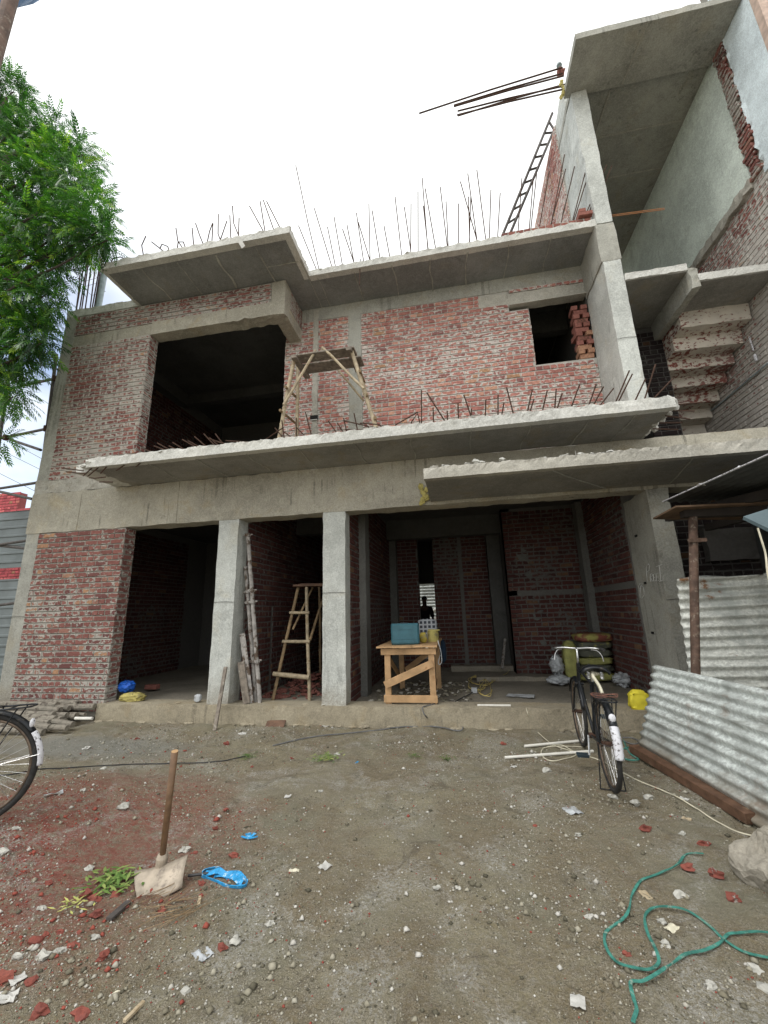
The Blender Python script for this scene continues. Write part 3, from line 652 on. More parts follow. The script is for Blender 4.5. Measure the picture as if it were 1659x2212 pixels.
# broken left corner and right end
for i in range(70):
    t = random.random(); p = Vector((-5.85, 5.22, ZB+.06)).lerp(Vector((-5.45, 5.0, ZB+.07)), t); mb.lump(p+Vector((random.uniform(-.04, .06), random.uniform(-.02, .2), random.uniform(-.03, .05))), random.uniform(.02, .07), sq=(1.3, 1, .8))
mb.rbox(-5.86, -5.5, 5.15, 5.93, ZB-.003, ZB+.09, .05, .02, 6); mb.build('broken_corner', M['conc_raw'], balc); mb = MB()
for i in range(60): mb.lump((2.7+random.uniform(-.05, .06), random.uniform(5.0, 5.9), ZB+random.uniform(.02, .13)), random.uniform(.02, .055))
mb.build('broken_corner', M['conc_raw'], balc)
ZC = 3.085
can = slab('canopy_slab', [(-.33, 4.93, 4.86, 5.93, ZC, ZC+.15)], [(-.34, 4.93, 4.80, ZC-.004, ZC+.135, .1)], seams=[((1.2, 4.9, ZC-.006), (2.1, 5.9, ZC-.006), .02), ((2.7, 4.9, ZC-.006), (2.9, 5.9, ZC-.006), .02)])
for ch in can.children:
    if ch.name.startswith('broken_edge'): ch.data.materials[0] = M['conc_rough']
mb = MB()
for i in range(90):
    t = random.random(); mb.lump((-.3+t*2.8, random.uniform(4.85, 5.1), ZC+.16+random.uniform(-.02, .03)), random.uniform(.008, .03), sq=(1.6, 1, .7), rough=.5, sub=2)
mb.build('rubble_on_canopy', M['conc_raw'], can)
# reinforcing bars --------------------------------------------
def bars(parent, lst, n, Y0, Y1=None, r=.0095, off=0.0):
    for L in lst:
        pts = []
        for i in range(0, len(L), 2):
            t = i/max(1, len(L)-2); pts.append(Q(n, L[i], L[i+1], Y=Y0+(0 if Y1 is None else (Y1-Y0)*t)))
        d = (pts[1]-pts[0]); pts[0] = pts[0]-d.normalized()*.05 + Vector((0, .02, 0))
        mb = MB(); mb.tube(pts, r, 5); mb.build('rebar', M['rust'], parent)
bars(roof, [(620,1120,612,1060,630,1020),(730,1105,700,1080,655,1045),(800,1088,768,1040,760,985),(835,1068,830,985),(885,1075,862,1015,845,965),(890,1055,905,1000,918,965),(912,1052,920,965),(958,1055,942,1010,943,925),(945,1045,980,955),(995,1035,993,930),(1035,1030,1010,965,1004,890),(1028,1010,1033,940),(1145,1012,1078,890),(1145,1010,1124,870),(1182,992,1138,865),(1218,1000,1152,870),(655,1120,645,1098,620,1100,618,1115),(735,1105,725,1065,700,1055,690,1075),(805,1085,792,1045,770,1045,765,1080),(580,1135,520,1110,485,1118,480,1135),(500,1130,545,1125,585,1122)], 1, 5.1)
bars(roof, [(1378,1165,1330,960,1278,715),(1370,1172,1290,975),(1430,1140,1358,900),(1447,1142,1415,980),(1480,1152,1443,935),(1533,1145,1480,990),(1530,1138,1499,970),(1570,1125,1540,920),(1600,1130,1548,960),(1598,1115,1594,880),(1640,1108,1608,910)], 1, 6.0)
bars(roof, [(25,1110,0,975),(75,1092,48,850),(118,1100,88,895),(115,1095,117,880),(147,1075,147,828),(190,1085,165,768),(192,1085,170,890),(222,1065,178,815),(275,1075,243,808),(278,1075,268,870),(322,1065,322,880),(368,1055,375,850),(370,1050,365,850),(402,1035,330,785),(402,1035,362,750),(440,1032,401,733),(455,1040,462,820),(492,1012,502,833),(580,995,596,770),(628,990,645,775),(635,990,660,745),(672,980,714,740),(720,975,785,730),(722,975,780,668),(765,965,823,720),(820,935,880,705),(825,938,895,715),(870,930,962,712),(905,910,985,715),(885,925,945,740)], 2, 6.03)
bars(balc, [(345,925,272,916),(350,937,285,932),(365,940,420,895),(385,942,440,902),(440,928,480,888),(510,918,560,888),(595,900,640,868),(440,955,410,960,385,958),(470,975,430,976),(720,868,610,830),(750,852,665,820),(755,850,680,808),(800,860,730,820),(805,842,745,805),(890,850,788,793),(885,838,812,798),(895,828,840,780),(940,832,880,768),(968,840,905,785),(970,822,930,768),(1030,828,905,790),(1055,832,930,800),(1100,828,1080,805,975,798),(1190,815,1150,790,1225,740),(1240,808,1188,742),(1290,807,1225,758),(1225,782,1218,710),(1278,774,1280,700),(1340,802,1283,742),(1347,784,1320,675),(1460,772,1418,712),(1497,782,1458,722),(1500,772,1485,700),(1545,758,1530,680),(1600,772,1580,752,1490,750),(1600,757,1590,735,1485,712),(1655,748,1640,728,1555,722)], 3, 5.03)
bars(balc, [(50,745,50,730,145,675),(115,735,120,715,145,680,160,745),(50,762,60,752,140,745),(162,748,162,580),(270,722,185,590),(215,727,212,655),(275,737,273,668),(322,712,320,638),(380,702,345,600),(380,724,378,660),(438,702,440,622),(493,697,493,600),(505,714,518,635),(562,690,530,568),(618,684,640,580),(623,699,648,618),(685,670,705,582),(738,670,744,575),(740,687,770,592),(808,660,845,555),(885,647,917,555),(893,667,948,565),(937,642,992,572),(1000,637,1060,495),(1000,657,1073,510),(1083,632,1130,530),(1125,627,1173,468),(1135,647,1250,527)], 4, 5.03)
bars(balc, [(1265,665,1340,670),(1235,690,1322,705),(1210,718,1290,720),(1180,745,1270,750),(1262,640,1375,632)], 4, 5.2, 5.3)
bars(roof, [(1555,1125,1553,1232)], 1, 6.0)
# starter bars on the left corner column with a grey pipe
mb = MB(); a = Q(1, 425, 1320, Y=6.1); b = Q(1, 452, 1180, Y=6.1); mb.tube([a-Vector((0,0,.4)), b], .055, 12); mb.build('drain_pipe', M['pipe_grey'], B)
for (x0, y0, x1, y1) in ((330,1340,345,1190),(330,1340,370,1090),(355,1330,392,1040),(370,1330,405,1040),(345,1335,385,1060),(392,1325,440,890),(410,1315,480,855),(415,1315,490,855),(400,1320,445,1050)):
    a = Q(1, x0, y0, Y=6.08); b = Q(1, x1, y1, Y=6.08+random.uniform(-.05, .1)); mb = MB(); mb.tube([a-Vector((0,0,.2)), (a+b)/2+Vector((.01,0,0)), b], .012, 6); mb.build('starter_bar', M['rust'], B)
for (x, y) in ((370, 1190), (405, 1250)):
    c0 = Q(1, x, y, Y=6.1); mb = MB(); mb.tube([c0+Vector((-.17,-.1,0)), c0+Vector((.17,-.1,.03)), c0+Vector((.17,.12,.02)), c0+Vector((-.17,.12,-.02))], .004, 5, closed=True); mb.build('stirrup', M['rust'], B)
mb = MB(); c0 = Q(5, 640, 925, Y=9); 
yb = MB()
for i in range(9):
    p = Q(6, 172+random.uniform(-14, 14), 25+i*9, Y=5.9); yb.lump(p, .035, sq=(1, .6, 1.3), sub=2)
tag(yb.build('plastic_rag', M['paleyellow']), 'crumpled yellow plastic rag stuck between the main beam and the lower canopy', 'rag')

# ================================================================== STAIR TOWER ON THE RIGHT
T = thing('stair_tower', 'tall unplastered stair bay with high roof slab and exposed underside of a staircase', 'stair tower', (3.9, YF, 0))
mb = MB(); mb.rbox(2.63, 2.885, 5.952, 6.35, 7.60, 10.58, .08, .008, 4, fn=lambda p: .012 if p.x < 2.66 else 0); mb.rbox(2.655, 2.87, 6.35, 6.95, 7.60, 11.35, .1, .015, 4); mb.build('column', M['conc_col'], T)
mb = MB(); mb.box(2.645, 2.87, 6.95, 10.8, 7.6, 11.3, mi=1); bricks(mb, (2.64, 6.96, 7.62), (0,1,0), (-1,0,0), 3.8, 3.68); mb.build('side_wall', [M['brick_c'], M['mortar_l']], T)
mb = MB(); mb.rbox(2.52, 4.94, 5.2, 6.02, 10.57, 10.69, .12, .006, 4, fn=lambda p: .015 if p.y < 5.3 and p.z > 10.6 else 0)
mb.rbox(2.64, 5.15, 6.02, 12.5, 10.66, 10.78, .3, .006, 3); mb.build('high_roof_slab', M['conc'], T)
for a, b, w in [((2.9, yy, 10.652), (4.9, yy, 10.652), .03) for yy in (6.9, 7.8, 8.8, 9.9)]+[((3.35, 6.1, 10.652), (3.25, 8.0, 10.652), .03), ((3.6, 5.25, 10.563), (3.5, 6.0, 10.563), .02)]:
    mb = MB(); mb.stick(a, b, w, .01); mb.build('shutter_seam', M['conc_rough'], T)
mb = MB(); mb.box(2.9, 4.94, 12.3, 12.5, 4.5, 10.7); mb.build('rear_wall', M['conc_soffit'], T)
mb = MB(); mb.rbox(4.955, 5.1, 5.97, 12.4, 7.95, 10.66, .3, .006, 3); mb.build('plastered_wall', M['green'], T)
mb = MB(); mb.rbox(2.887, 3.77, 5.95, 8.6, 6.42, 6.53, .08, .01, 5, fn=lambda p: .02 if p.y < 6.05 and p.z > 6.46 else 0)
mb.rbox(3.84, 4.94, 5.95, 6.62, 6.21, 6.33, .08, .01, 5); mb.build('landing_slab', M['conc_soffit'], T)
mb = MB(); mb.rbox(3.76, 3.88, 5.93, 8.8, 6.10, 6.45, .08, .012, 5, fn=lambda p: .03 if p.y < 6.0 else 0); mb.build('landing_beam', M['conc'], T)
e = MB(); e.rbox(2.89, 3.76, 5.93, 6.0, 6.43, 6.55, .03, .012, 9); e.rbox(3.88, 4.94, 5.93, 6.0, 6.22, 6.34, .03, .008, 9); e.build('broken_edge', M['conc_raw'], T)
# flight seen from below: each step is a brick block with plastered soffit
fl = MB(); y = 6.62; z = 6.16
for i in range(11):
    dz = .24 if i < 2 else .195; x0 = 3.88+random.uniform(-.03, .03)
    fl.rbox(x0, 4.93, y, y+.295, z-dz, z+.3, .06, .014, 6, mi=0)
    y += .29; z -= dz
fl.build('stair_flight', M['stairplaster'], T)
mb = MB(); mb.box(3.45, 3.9, 7.2, 9.9, 3.9, 6.4, mi=1); bricks(mb, (3.45, 7.195, 4.0), (1,0,0), (0,-1,0), .43, 2.3); mb.build('inner_wall', [M['brick_soot'], M['mortar_d']], T)
mb = MB(); mb.box(2.95, 4.94, 9.9, 10.1, 3.8, 6.5); mb.build('inner_wall', M['conc_rough'], T)
# lower sooty wall behind the shed
mb = MB(); mb.box(2.9, 4.94, 6.45, 6.6, 0, 3.1, mi=1); bricks(mb, (2.9, 6.445, .9), (1,0,0), (0,-1,0), 2.0, 2.15); mb.rbox(3.4, 4.9, 6.28, 6.40, 2.05, 2.5, .1, .02, 5, mi=1); mb.build('sooty_wall', [M['brick_soot'], M['mortar_d']], T)
# long bars sticking out to the left at the top, short pair at roof level
for (a, b, c_, d_) in ((745,300,152,490),(745,325,302,455),(750,335,302,460),(750,378,318,480),(745,393,316,497),(755,372,320,500)):
    p = Q(2, a, b, Y=6.1); q = Q(2, c_, d_, Y=5.9); p = p+(p-q).normalized()*.12; mb = MB(); mb.tube([p, (p+q)/2+Vector((0, 0, .02)), q], .015, 6); mb.build('rebar', M['rust'], T)
for k in (0, 6):
    mb = MB(); mb.tube([Q(2, 985, 935-k, Y=6.0), Q(2, 1212, 905-k, Y=5.7)], .006, 6); mb.build('rebar', M['rustl'], T)
mb = MB(); 
for i in range(10): mb.lump(Q(2, 772+random.uniform(-10, 8), 350+i*8, Y=5.93), .03, sq=(1, .6, 1.3), sub=2)
mb.build('tied_cloth', M['paleyellow'], T)
mb = MB(); mb.lump(Q(2, 762, 310, Y=6.2), .07, sub=2); mb.build('broken_end', M['brick_loose'], T)
mb = MB(); p = Q(2, 758, 285, Y=6.4); mb.tube([p, p+Vector((.0, .02, .06))], .05, 12); mb.build('pipe_end', M['pipe_grey'], T)

# neighbouring plastered house on the right
Hn = thing('plastered_house', 'taller neighbouring house with pale blue and peach plaster and a stripped brick flank', 'house', (7, 8, 0))
mb = MB(); mb.rbox(4.95, 5.2, 5.13, 5.72, 7.75, 13.5, .06, .002, 8, fn=lambda p: .035 if p.y > 5.69 else 0); mb.build('side_wall', M['whitewall'], Hn)
mb = MB(); mb.box(4.945, 9.0, 5.02, 5.13, 3.0, 13.5); mb.build('front_wall', M['pink'], Hn)
mb = MB(); mb.box(4.975, 9.0, 5.14, 5.9, 0, 13.4, mi=1); mb.box(4.975, 6.0, 5.9, 12.5, 0, 10.7, mi=1)
for r in range(34):     # toothed bricks left where the plaster stops
    z = 7.85+r*.083; k = (r % 2)*.05
    mb.obox((4.985, 5.84+random.uniform(-.02, .02), z+.04), Vector((1,0,0)), Vector((0,1,0)), Vector((0,0,1)), .05+random.uniform(0, .02), .10+random.uniform(-.03, .03), .032, random.random(), 0, .008, .006)
mb.build('house_core', [M['brick_b'], M['mortar']], Hn)
mb = MB(); bricks(mb, (4.972, 5.14, 2.9), (0,1,0), (-1,0,0), 7.0, 5.02, prot=.010, jit=.004); bricks(mb, (4.972, 5.14, .2), (0,1,0), (-1,0,0), 6.0, 2.7, prot=.01, jit=.004); mb.build('exposed_brick', M['roughplaster'], Hn)
mb = MB(); mb.rbox(4.90, 4.99, 5.95, 9.6, 7.76, 7.93, .06, .04, 5); mb.build('broken_floor_edge', M['conc_rough'], Hn)
z4b = Zm(1900, 900, 3.318)
mb = MB(); mb.tube(wob([z4b(1659, 775, X=4.93), z4b(1550, 870, X=4.93), z4b(1300, 1080, X=4.93), z4b(1010, 1325, X=4.93)], .01), .014, 6); mb.build('conduit', M['pipe_grey'], Hn)
mb = MB(); mb.tube([z4b(1465, 510, X=4.92), z4b(1490, 590, X=4.92), z4b(1510, 650, X=4.92)], .012, 6); mb.tube([z4b(1520, 690, X=4.92), z4b(1540, 755, X=4.92)], .02, 8); mb.build('pipe_stub', M['whitepaint'], Hn)

# steel lattice ladder leaning on the roof
z = thing('lattice_ladder', 'dark welded steel ladder leaning from the roof against the stair tower', 'ladder', (1.8, 7.4, 7.7))
a0, a1 = Q(2, 525, 985, Y=7.2), Q(2, 727, 490, Y=7.6); b0, b1 = Q(2, 555, 985, Y=7.2), Q(2, 735, 560, Y=7.55)
for p, q in ((a0, a1), (b0, b1)): mb = MB(); mb.tube([p-(q-p).normalized()*.3, q], .032, 6); mb.build('rail', M['scaf'], z)
for i in range(9):
    t = (i+.3)/9; mb = MB(); mb.tube([a0.lerp(a1, t), b0.lerp(b1, min(1, t*1.12+.06))], .024, 5); mb.build('rung', M['scaf'], z)

# ================================================================== LOOSE BRICKS STACKED IN THE WINDOW
ex, ey, ez = Vector((1,0,0)), Vector((0,1,0)), Vector((0,0,1))
yb0 = 6.81; zz = 5.70; lay = []
for r in range(12):
    if r % 2 == 0: lay.append((2.475+random.uniform(-.012, .012), yb0+.06, zz+.036, 0, r))
    else:
        lay.append((2.40+random.uniform(-.02, .01), yb0+.10, zz+.036, 1, r)); lay.append((2.56+random.uniform(-.02, .01), yb0+.10, zz+.036, 1, r))
    zz += .0745*1.2
tilts = 0
for (x, y, z_, o, r) in lay:
    a = random.uniform(-.06, .06)+(0.12 if r == 5 else 0); m = MB()
    ax = Vector((math.cos(a), math.sin(a), 0)); ay = Vector((-math.sin(a), math.cos(a), 0))
    hw, hd = (.115, .055) if o == 0 else (.053, .115); hh = .0445
    m.obox((x, y, z_+.008), ax, ay, ez, hw, hd, hh, random.choice((.4, .5, .6, .65, .95)), 0, .005, .003)
    ob = m.build('loose_brick', M['brick_loose'])
    if o == 0 and r in (4, 8):
        k = MB()
        for i in range(3):
            cx = x-.05+i*.05
            for s in (-1, 1): k.stick(Vector((cx-.016, y-hd-.0035, z_+.008-s*.016)), Vector((cx+.016, y-hd-.0035, z_+.008+s*.016)), .004, .006, upv=(0, 1, 0))
        k.obox((x, y-hd-.002, z_+.04), ax, ay, ez, .085, .003, .003); k.obox((x, y-hd-.002, z_-.024), ax, ay, ez, .085, .003, .003)
        ORG[ob.name] = ob.location.copy(); k.build('stamped_mark', M['wood_w'], ob)
        tag(ob, 'loose brick stamped XXX %s in the window stack' % ('above the middle' if r == 8 else 'below the middle'), 'brick', 'loose bricks stacked in the upper window')
    else: tag(ob, 'loose unmarked red brick dry-stacked in the upper right window opening', 'brick', 'loose bricks stacked in the upper window')

# ================================================================== BAMBOO TRESTLES
def bam(m, a, b, r=.028):
    a, b = Vector(a), Vector(b); L = (b-a).length; n = max(2, int(L/.28)); pts = []; rs = []
    for i in range(n+1):
        t = i/n; p = a.lerp(b, t)+noise.noise_vector(a*3+Vector((t*2, 0, 0)))*.015*math.sin(math.pi*t)
        q = (b-a).normalized()*.012
        if 0 < i < n: pts += [p-q, p, p+q]; rs += [r, r*1.17, r]
        else: pts.append(p); rs.append(r)
    m.tube(pts, rs, 9)
def pole(parent, a, b, r, name='leg', mat='bamboo'):
    m = MB(); bam(m, a, b, r); return m.build(name, M[mat], parent, smooth=False)
zt = Zm(850, 1000, 4.1475)
t = thing('bamboo_trestle', 'pale bamboo trestle with plank top standing on the upper balcony', 'trestle', (-2.4, 5.9, ZB+.12))
F, K = 5.62, 6.38
fl_t, fr_t = zt(285, 520, Y=F+.1), zt(1020, 360, Y=F+.1)
def foot(x, y, Yv):
    p = zt(x, y, Y=Yv); return p
pole(t, fl_t, foot(85, 1560, F-.02)-Vector((0,0,.02)), .032); pole(t, zt(335, 600, Y=K-.1), foot(320, 1560, K), .032)
pole(t, fr_t, foot(1350, 1400, F), .032); pole(t, zt(1075, 420, Y=K-.15), foot(1300, 1250, K), .030)
pole(t, zt(565, 395, Y=F+.05), zt(150, 1100, Y=F-.07), .022, 'brace'); pole(t, zt(650, 355, Y=F+.03), zt(1190, 890, Y=F-.07), .022, 'brace'); pole(t, zt(640, 385, Y=K-.1), zt(1190, 1050, Y=K), .02, 'brace')
pole(t, zt(170, 862, Y=F-.1), zt(312, 1000, Y=K+.02), .022, 'rung', 'bamboo_d'); pole(t, zt(105, 1168, Y=F-.1), zt(300, 1335, Y=K+.02), .022, 'rung', 'bamboo_d')
pole(t, zt(1138, 655, Y=F-.08), zt(1200, 810, Y=K+.02), .022, 'rung', 'bamboo_d'); pole(t, zt(1230, 965, Y=F-.05), zt(1278, 1160, Y=K), .02, 'rung', 'bamboo_d'); pole(t, zt(1335, 1265, Y=F-.1), zt(1348, 1370, Y=K), .025, 'rung', 'bamboo_d')
a = zt(230, 500, Y=F-.02); b = zt(1055, 312, Y=F-.02); zz = (a.z+b.z)/2+.012
m = MB(); m.stick((a.x, F+.12, zz+.01), (b.x, F+.12, zz+.01), .24, .03, bev=.004); m.stick((a.x+.05, F+.42, zz+.01), (b.x+.05, F+.42, zz+.01), .28, .028, bev=.004)
m.stick((a.x+.07, F-.03, zz-.035), (a.x+.07, F+.62, zz-.035), .09, .05); m.stick((b.x-.08, F-.03, zz-.035), (b.x-.08, F+.62, zz-.035), .09, .05); m.build('plank_top', M['wood_g'], t)

z5 = Zm(700, 1600, 3.16)
t = thing('bamboo_trestle', 'brown bamboo trestle with three rungs inside the narrow bay between columns', 'trestle', (-2.4, 6.8, .2))
pole(t, z5(732, 745, Y=6.75), z5(470, 1910, Y=6.5), .026, 'leg', 'bamboo_d'); pole(t, z5(815, 742, Y=6.75), z5(845, 1910, Y=6.5), .028, 'leg', 'bamboo')
pole(t, z5(650, 995, Y=6.66), z5(842, 995, Y=6.66), .024, 'rung'); pole(t, z5(578, 1278, Y=6.6), z5(848, 1278, Y=6.6), .026, 'rung'); pole(t, z5(488, 1598, Y=6.52), z5(842, 1635, Y=6.52), .036, 'rung')
p = z5(882, 730, Y=7.0); pole(t, p, z5(680, 1160, Y=6.65), .018, 'brace', 'bamboo_d'); pole(t, z5(985, 830, Y=7.3), z5(850, 1262, Y=6.62), .022, 'brace', 'bamboo_d'); pole(t, z5(940, 740, Y=7.9), z5(955, 1700, Y=7.9), .024, 'leg', 'bamboo_d'); pole(t, z5(1000, 740, Y=7.8), z5(1030, 1700, Y=8.0), .024, 'leg', 'bamboo_d')
a = z5(685, 730, Y=6.72); m = MB(); m.stick((a.x, 6.7, a.z), (a.x+1.2, 7.3, a.z+.01), .22, .035, bev=.004); m.stick((a.x+.05, 6.85, a.z+.03), (a.x+1.2, 7.5, a.z+.04), .2, .02); m.build('plank_top', M['wood_w'], t)

# props beside the first column
def prop(lbl, top, bot, cols, group='cement-splashed props leaning beside the first column'):
    t = thing('leaning_prop', lbl, 'prop', bot, group); m = MB(); m.tube(wob([top, (top+bot)/2, bot], .006), .032, 10); m.build('tube', M['steelprop'], t)
    for k in cols:
        p = top.lerp(bot, k); m = MB(); m.tube([p+Vector((0,0,.02)), p-Vector((0,0,.02))], .052, 8); m.tube([p+Vector((.08,0,.01)), p-Vector((.07,0,0))], .012, 6); m.build('collar', M['steelprop'], t)
prop('tall splashed prop with three collars leaning right of the first column', z5(234, 215, Y=6.10), z5(355, 1890, Y=6.06), (.01, .36, .43, .77))
prop('shorter splashed prop leaning just behind the tall one', z5(214, 540, Y=6.16), z5(318, 1890, Y=6.12), (.2, .28, .71))
m = MB(); m.stick(z5(180, 1200, Y=6.06), z5(268, 1888, Y=6.02), .09, .012, upv=(0, 1, .2)); o = m.build('steel_shutter_strip', M['steelprop']); tag(o, 'flat grey perforated strip leaning on the side of the first column', 'strip')
m = MB(); m.stick(z5(168, 1480, Y=6.02), z5(225, 1890, Y=5.99), .11, .02, upv=(0, 1, .2)); tag(m.build('plank', M['wood_g']), 'short brown plank leaning low behind the perforated strip', 'plank')
m = MB(); m.stick(Q(5, 975, 808, Y=5.90), G(928, 1085, 5)*1.0 if 0 else G(*crop(5, 928, 1082)), .05, .025, upv=(0, 1, .2)); tag(m.build('batten', M['wood_g']), 'splintered old batten leaning against the front of the first column', 'batten')

# ================================================================== TIMBER WORK TABLE AND WHAT IS ON IT
t = thing('work_table', 'rough new timber work table with diagonal brace standing on the plinth', 'table', (-.8, 6.8, .22))
def brd(a, b, w, h, upv, name, mat='wood'):
    m = MB(); m.stick(a, b, w, h, upv, bev=.003); return m.build(name, M[mat], t)
TX0, TX1, TY, TZ, FZ = -1.13, -.42, 6.08, 1.00, .235
for x in (TX0+.04, TX1-.04):
    brd((x, TY+.03, FZ), (x, TY+.03, TZ-.02), .085, .05, (0,1,0), 'leg'); brd((x, 7.5, .2), (x, 7.5, TZ-.02), .085, .05, (0,1,0), 'leg')
brd((TX0-.05, TY-.012, TZ-.055), (TX1+.03, TY-.012, TZ-.055), .022, .085, (0,0,1), 'apron'); brd((TX0-.02, TY-.012, FZ+.085), (TX1+.02, TY-.012, FZ+.085), .022, .095, (0,0,1), 'stretcher')
brd((TX0+.0, TY-.036, .50), (TX1-.02, TY-.036, .79), .022, .10, (0,0,1), 'brace')
brd((TX1+.01, TY+.02, TZ-.06), (TX1+.01, 7.6, TZ-.06), .022, .085, (0,0,1), 'apron'); brd((TX0-.01, TY+.02, TZ-.06), (TX0-.01, 7.6, TZ-.06), .022, .085, (0,0,1), 'apron')
brd((TX0+.02, 6.15, .9), (TX0+.05, 7.3, .4), .022, .09, (0,0,1), 'brace'); brd((TX1-.07, 6.15, .35), (TX1-.07, 7.4, .35), .022, .08, (0,0,1), 'stretcher'); brd((TX0+.1, 7.55, .5), (TX1-.1, 7.55, .85), .02, .09, (0,0,1), 'brace')
m = MB(); m.rbox(TX0-.10, -.72, TY-.09, 7.65, TZ, TZ+.022, .07, .004, 7); m.rbox(-.715, TX1+.05, TY-.07, 7.6, TZ+.001, TZ+.028, .07, .003, 7); m.build('table_top', M['wood'], t)
zb = Zm(1130, 1750, 4.4229)
TZ2 = TZ+.026
a = zb(425, 1140, Z=TZ2+.002); yc = 6.28
l, r_ = zb(412, 1000, Y=yc).x, zb(796, 1000, Y=yc).x; top = zb(600, 875, Y=yc).z
t = thing('tool_case', 'teal plastic tool case standing on the front of the timber table', 'tool case', ((l+r_)/2, yc, TZ2))
w = r_-l; hh = top-TZ2
m = MB(); m.obox(((l+r_)/2, yc, TZ2+hh/2), ex, ey, ez, w/2, .055, hh/2, bev=.022); m.build('shell', M['teal'], t)
m = MB()
for zf in (.15, .27): m.obox(((l+r_)/2+.0, yc-.057, TZ2+hh*zf), ex, ey, ez, w*.42, .005, .003)
m.obox(((l+r_)/2, yc-.057, TZ2+hh*.72), ex, ey, ez, w*.24, .005, .003)
for i in range(7): m.obox((l+w*(.25+.09*i), yc-.057, TZ2+.03), ex, ey, ez, .008, .004, .012)
m.build('ribs', M['teal'], t)
m = MB(); m.obox(((l+r_)/2-.01, yc, TZ2+hh-.004), ex, ey, ez, w*.15, .035, .016, bev=.006); m.build('handle', M['teal_d'], t)
m = MB(); m.obox(((l+r_)/2, yc, TZ2+hh/2), ex, ey, ez, w/2+.002, .004, hh/2+.002, bev=.01); m.build('seam', M['teal_d'], t)
def cushion(m, c, hx, hy, hz, rot=0, sag=.25, n=12, rough=.08, tone=.5, sharp=.5):
    bm = bmesh.new(); bmesh.ops.create_uvsphere(bm, u_segments=36, v_segments=22, radius=1)
    off = Vector([random.uniform(-50, 50) for _ in range(3)]); vs = []
    cr, sr = math.cos(rot), math.sin(rot)
    for v in bm.verts:
        p = v.co; q = Vector([math.copysign(abs(k)**sharp, k) for k in p])
        q += noise.noise_vector(p*2.2+off)*rough+noise.noise_vector(p*6+off)*rough*.45; q *= 1-rough*1.1*(1-abs(noise.noise(p*3.1+off)))**6
        X_, Y_, Z_ = q.x*hx, q.y*hy, q.z*hz*(1-sag*(q.x*q.x)*.5)
        vs.append(Vector(c)+Vector((X_*cr-Y_*sr, X_*sr+Y_*cr, Z_)))
    bm.verts.index_update(); fs = [tuple(v.index for v in f.verts) for f in bm.faces]; bm.free()
    return m.add(vs, fs, tone)
t = thing('plastic_can', 'dull yellow cut plastic container behind the teal case on the table', 'container', (-.5, 6.6, TZ2))
p = zb(1000, 1080, Z=TZ2); m = MB(); px_ = zb(985, 1000, Y=6.75).x
m.tube([(px_, 6.75, TZ2), (px_, 6.75, TZ2+.12), (px_, 6.75, TZ2+.17)], [.085, .09, .085], 14); m.build('body', M['paleyellow'], t); m = MB(); m.obox((px_+.02, 6.75, TZ2+.175), ex, ey, ez, .09, .08, .006, bev=.003, jit=.01); m.build('lid', M['paleyellow'], t)
m = MB(); px_ = zb(850, 1000, Y=6.5).x; cushion(m, (px_, 6.5, TZ2+.08), .06, .05, .08, sharp=.7); t = m.build('yellow_pouch', M['pouch'], smooth=True); tag(t, 'crumpled yellow pouch between the teal case and the container', 'pouch')
m = MB(); p = zb(950, 1085, Z=TZ2); m.stick(p+Vector((-.05,-.0,.01)), p+Vector((.07,.1,.01)), .05, .008); tag(m.build('paper_roll', M['paper']), 'small white paper lying on the table corner', 'paper')
m = MB(); a = zb(780, 900, Y=7.3); b = zb(1030, 900, Y=7.3); cushion(m, ((a.x+b.x)/2, 7.35, TZ2+.17), (b.x-a.x)/2+.02, .12, .17, sharp=.35, rough=.04); tag(m.build('checked_bag', M['plaid'], smooth=True), 'black and white checked bag at the far end of the table', 'bag')
m = MB(); a = zb(1110, 1080, Y=7.62); cushion(m, (a.x-.0, 7.68, .80), .06, .05, .2, sharp=.7); tag(m.build('hanging_cloth', M['cloth_b'], smooth=True), 'dark blue cloth hanging off the far end of the table', 'cloth')
m = MB(); a = zb(1055, 1110, Y=6.2); m.tube(wob([a, a+Vector((.03,-.01,-.15)), a+Vector((.04,-.01,-.28)), a+Vector((.01,-.01,-.33)), a+Vector((-.01,-.01,-.30)), a+Vector((.02,-.01,-.2))], .006), .006, 5); tag(m.build('string_loop', M['sack_white']), 'grey knotted string hanging from the right table corner', 'string')

# ================================================================== SACKS, BAGS
cb = Q(6, 870, 860, Z=.22)
zc_ = Zm(1700, 1950, 4.0229)
def sack(name, lbl, cat, x, y, w, h, Yv, mat, dep=.2, rot=0, sharp=.55, rough=.08, group=None):
    p = zc_(x, y, Y=Yv); hw = (zc_(x+w/2, y, Y=Yv).x-zc_(x-w/2, y, Y=Yv).x)/2; hz = (zc_(x, y-h/2, Y=Yv).z-zc_(x, y+h/2, Y=Yv).z)/2
    m = MB(); cushion(m, p, hw, dep, hz, rot, sharp=sharp, rough=rough); o = m.build(name, M[mat], smooth=True); return tag(o, lbl, cat, group)
YS = 8.15
sack('cement_sack', 'upright yellow green cement sack beside the stacked sacks', 'sack', 335, 465, 190, 520, YS-.12, 'cement_sack', .15)
sack('cement_sack', 'topmost stacked cement sack with a red printed end', 'sack', 600, 165, 480, 120, YS+.12, 'sack_red', .28, 0, group='stacked cement sacks')
sack('cement_sack', 'second cement sack from the top of the stack', 'sack', 590, 260, 480, 110, YS+.14, 'sack_dark', .28, group='stacked cement sacks')
sack('cement_sack', 'third cement sack from the top of the stack', 'sack', 590, 355, 470, 110, YS+.12, 'sack_dark', .28, group='stacked cement sacks')
sack('cement_sack', 'fourth cement sack from the top, just above the bottom pair', 'sack', 600, 450, 490, 110, YS+.14, 'cement_sack', .28, group='stacked cement sacks')
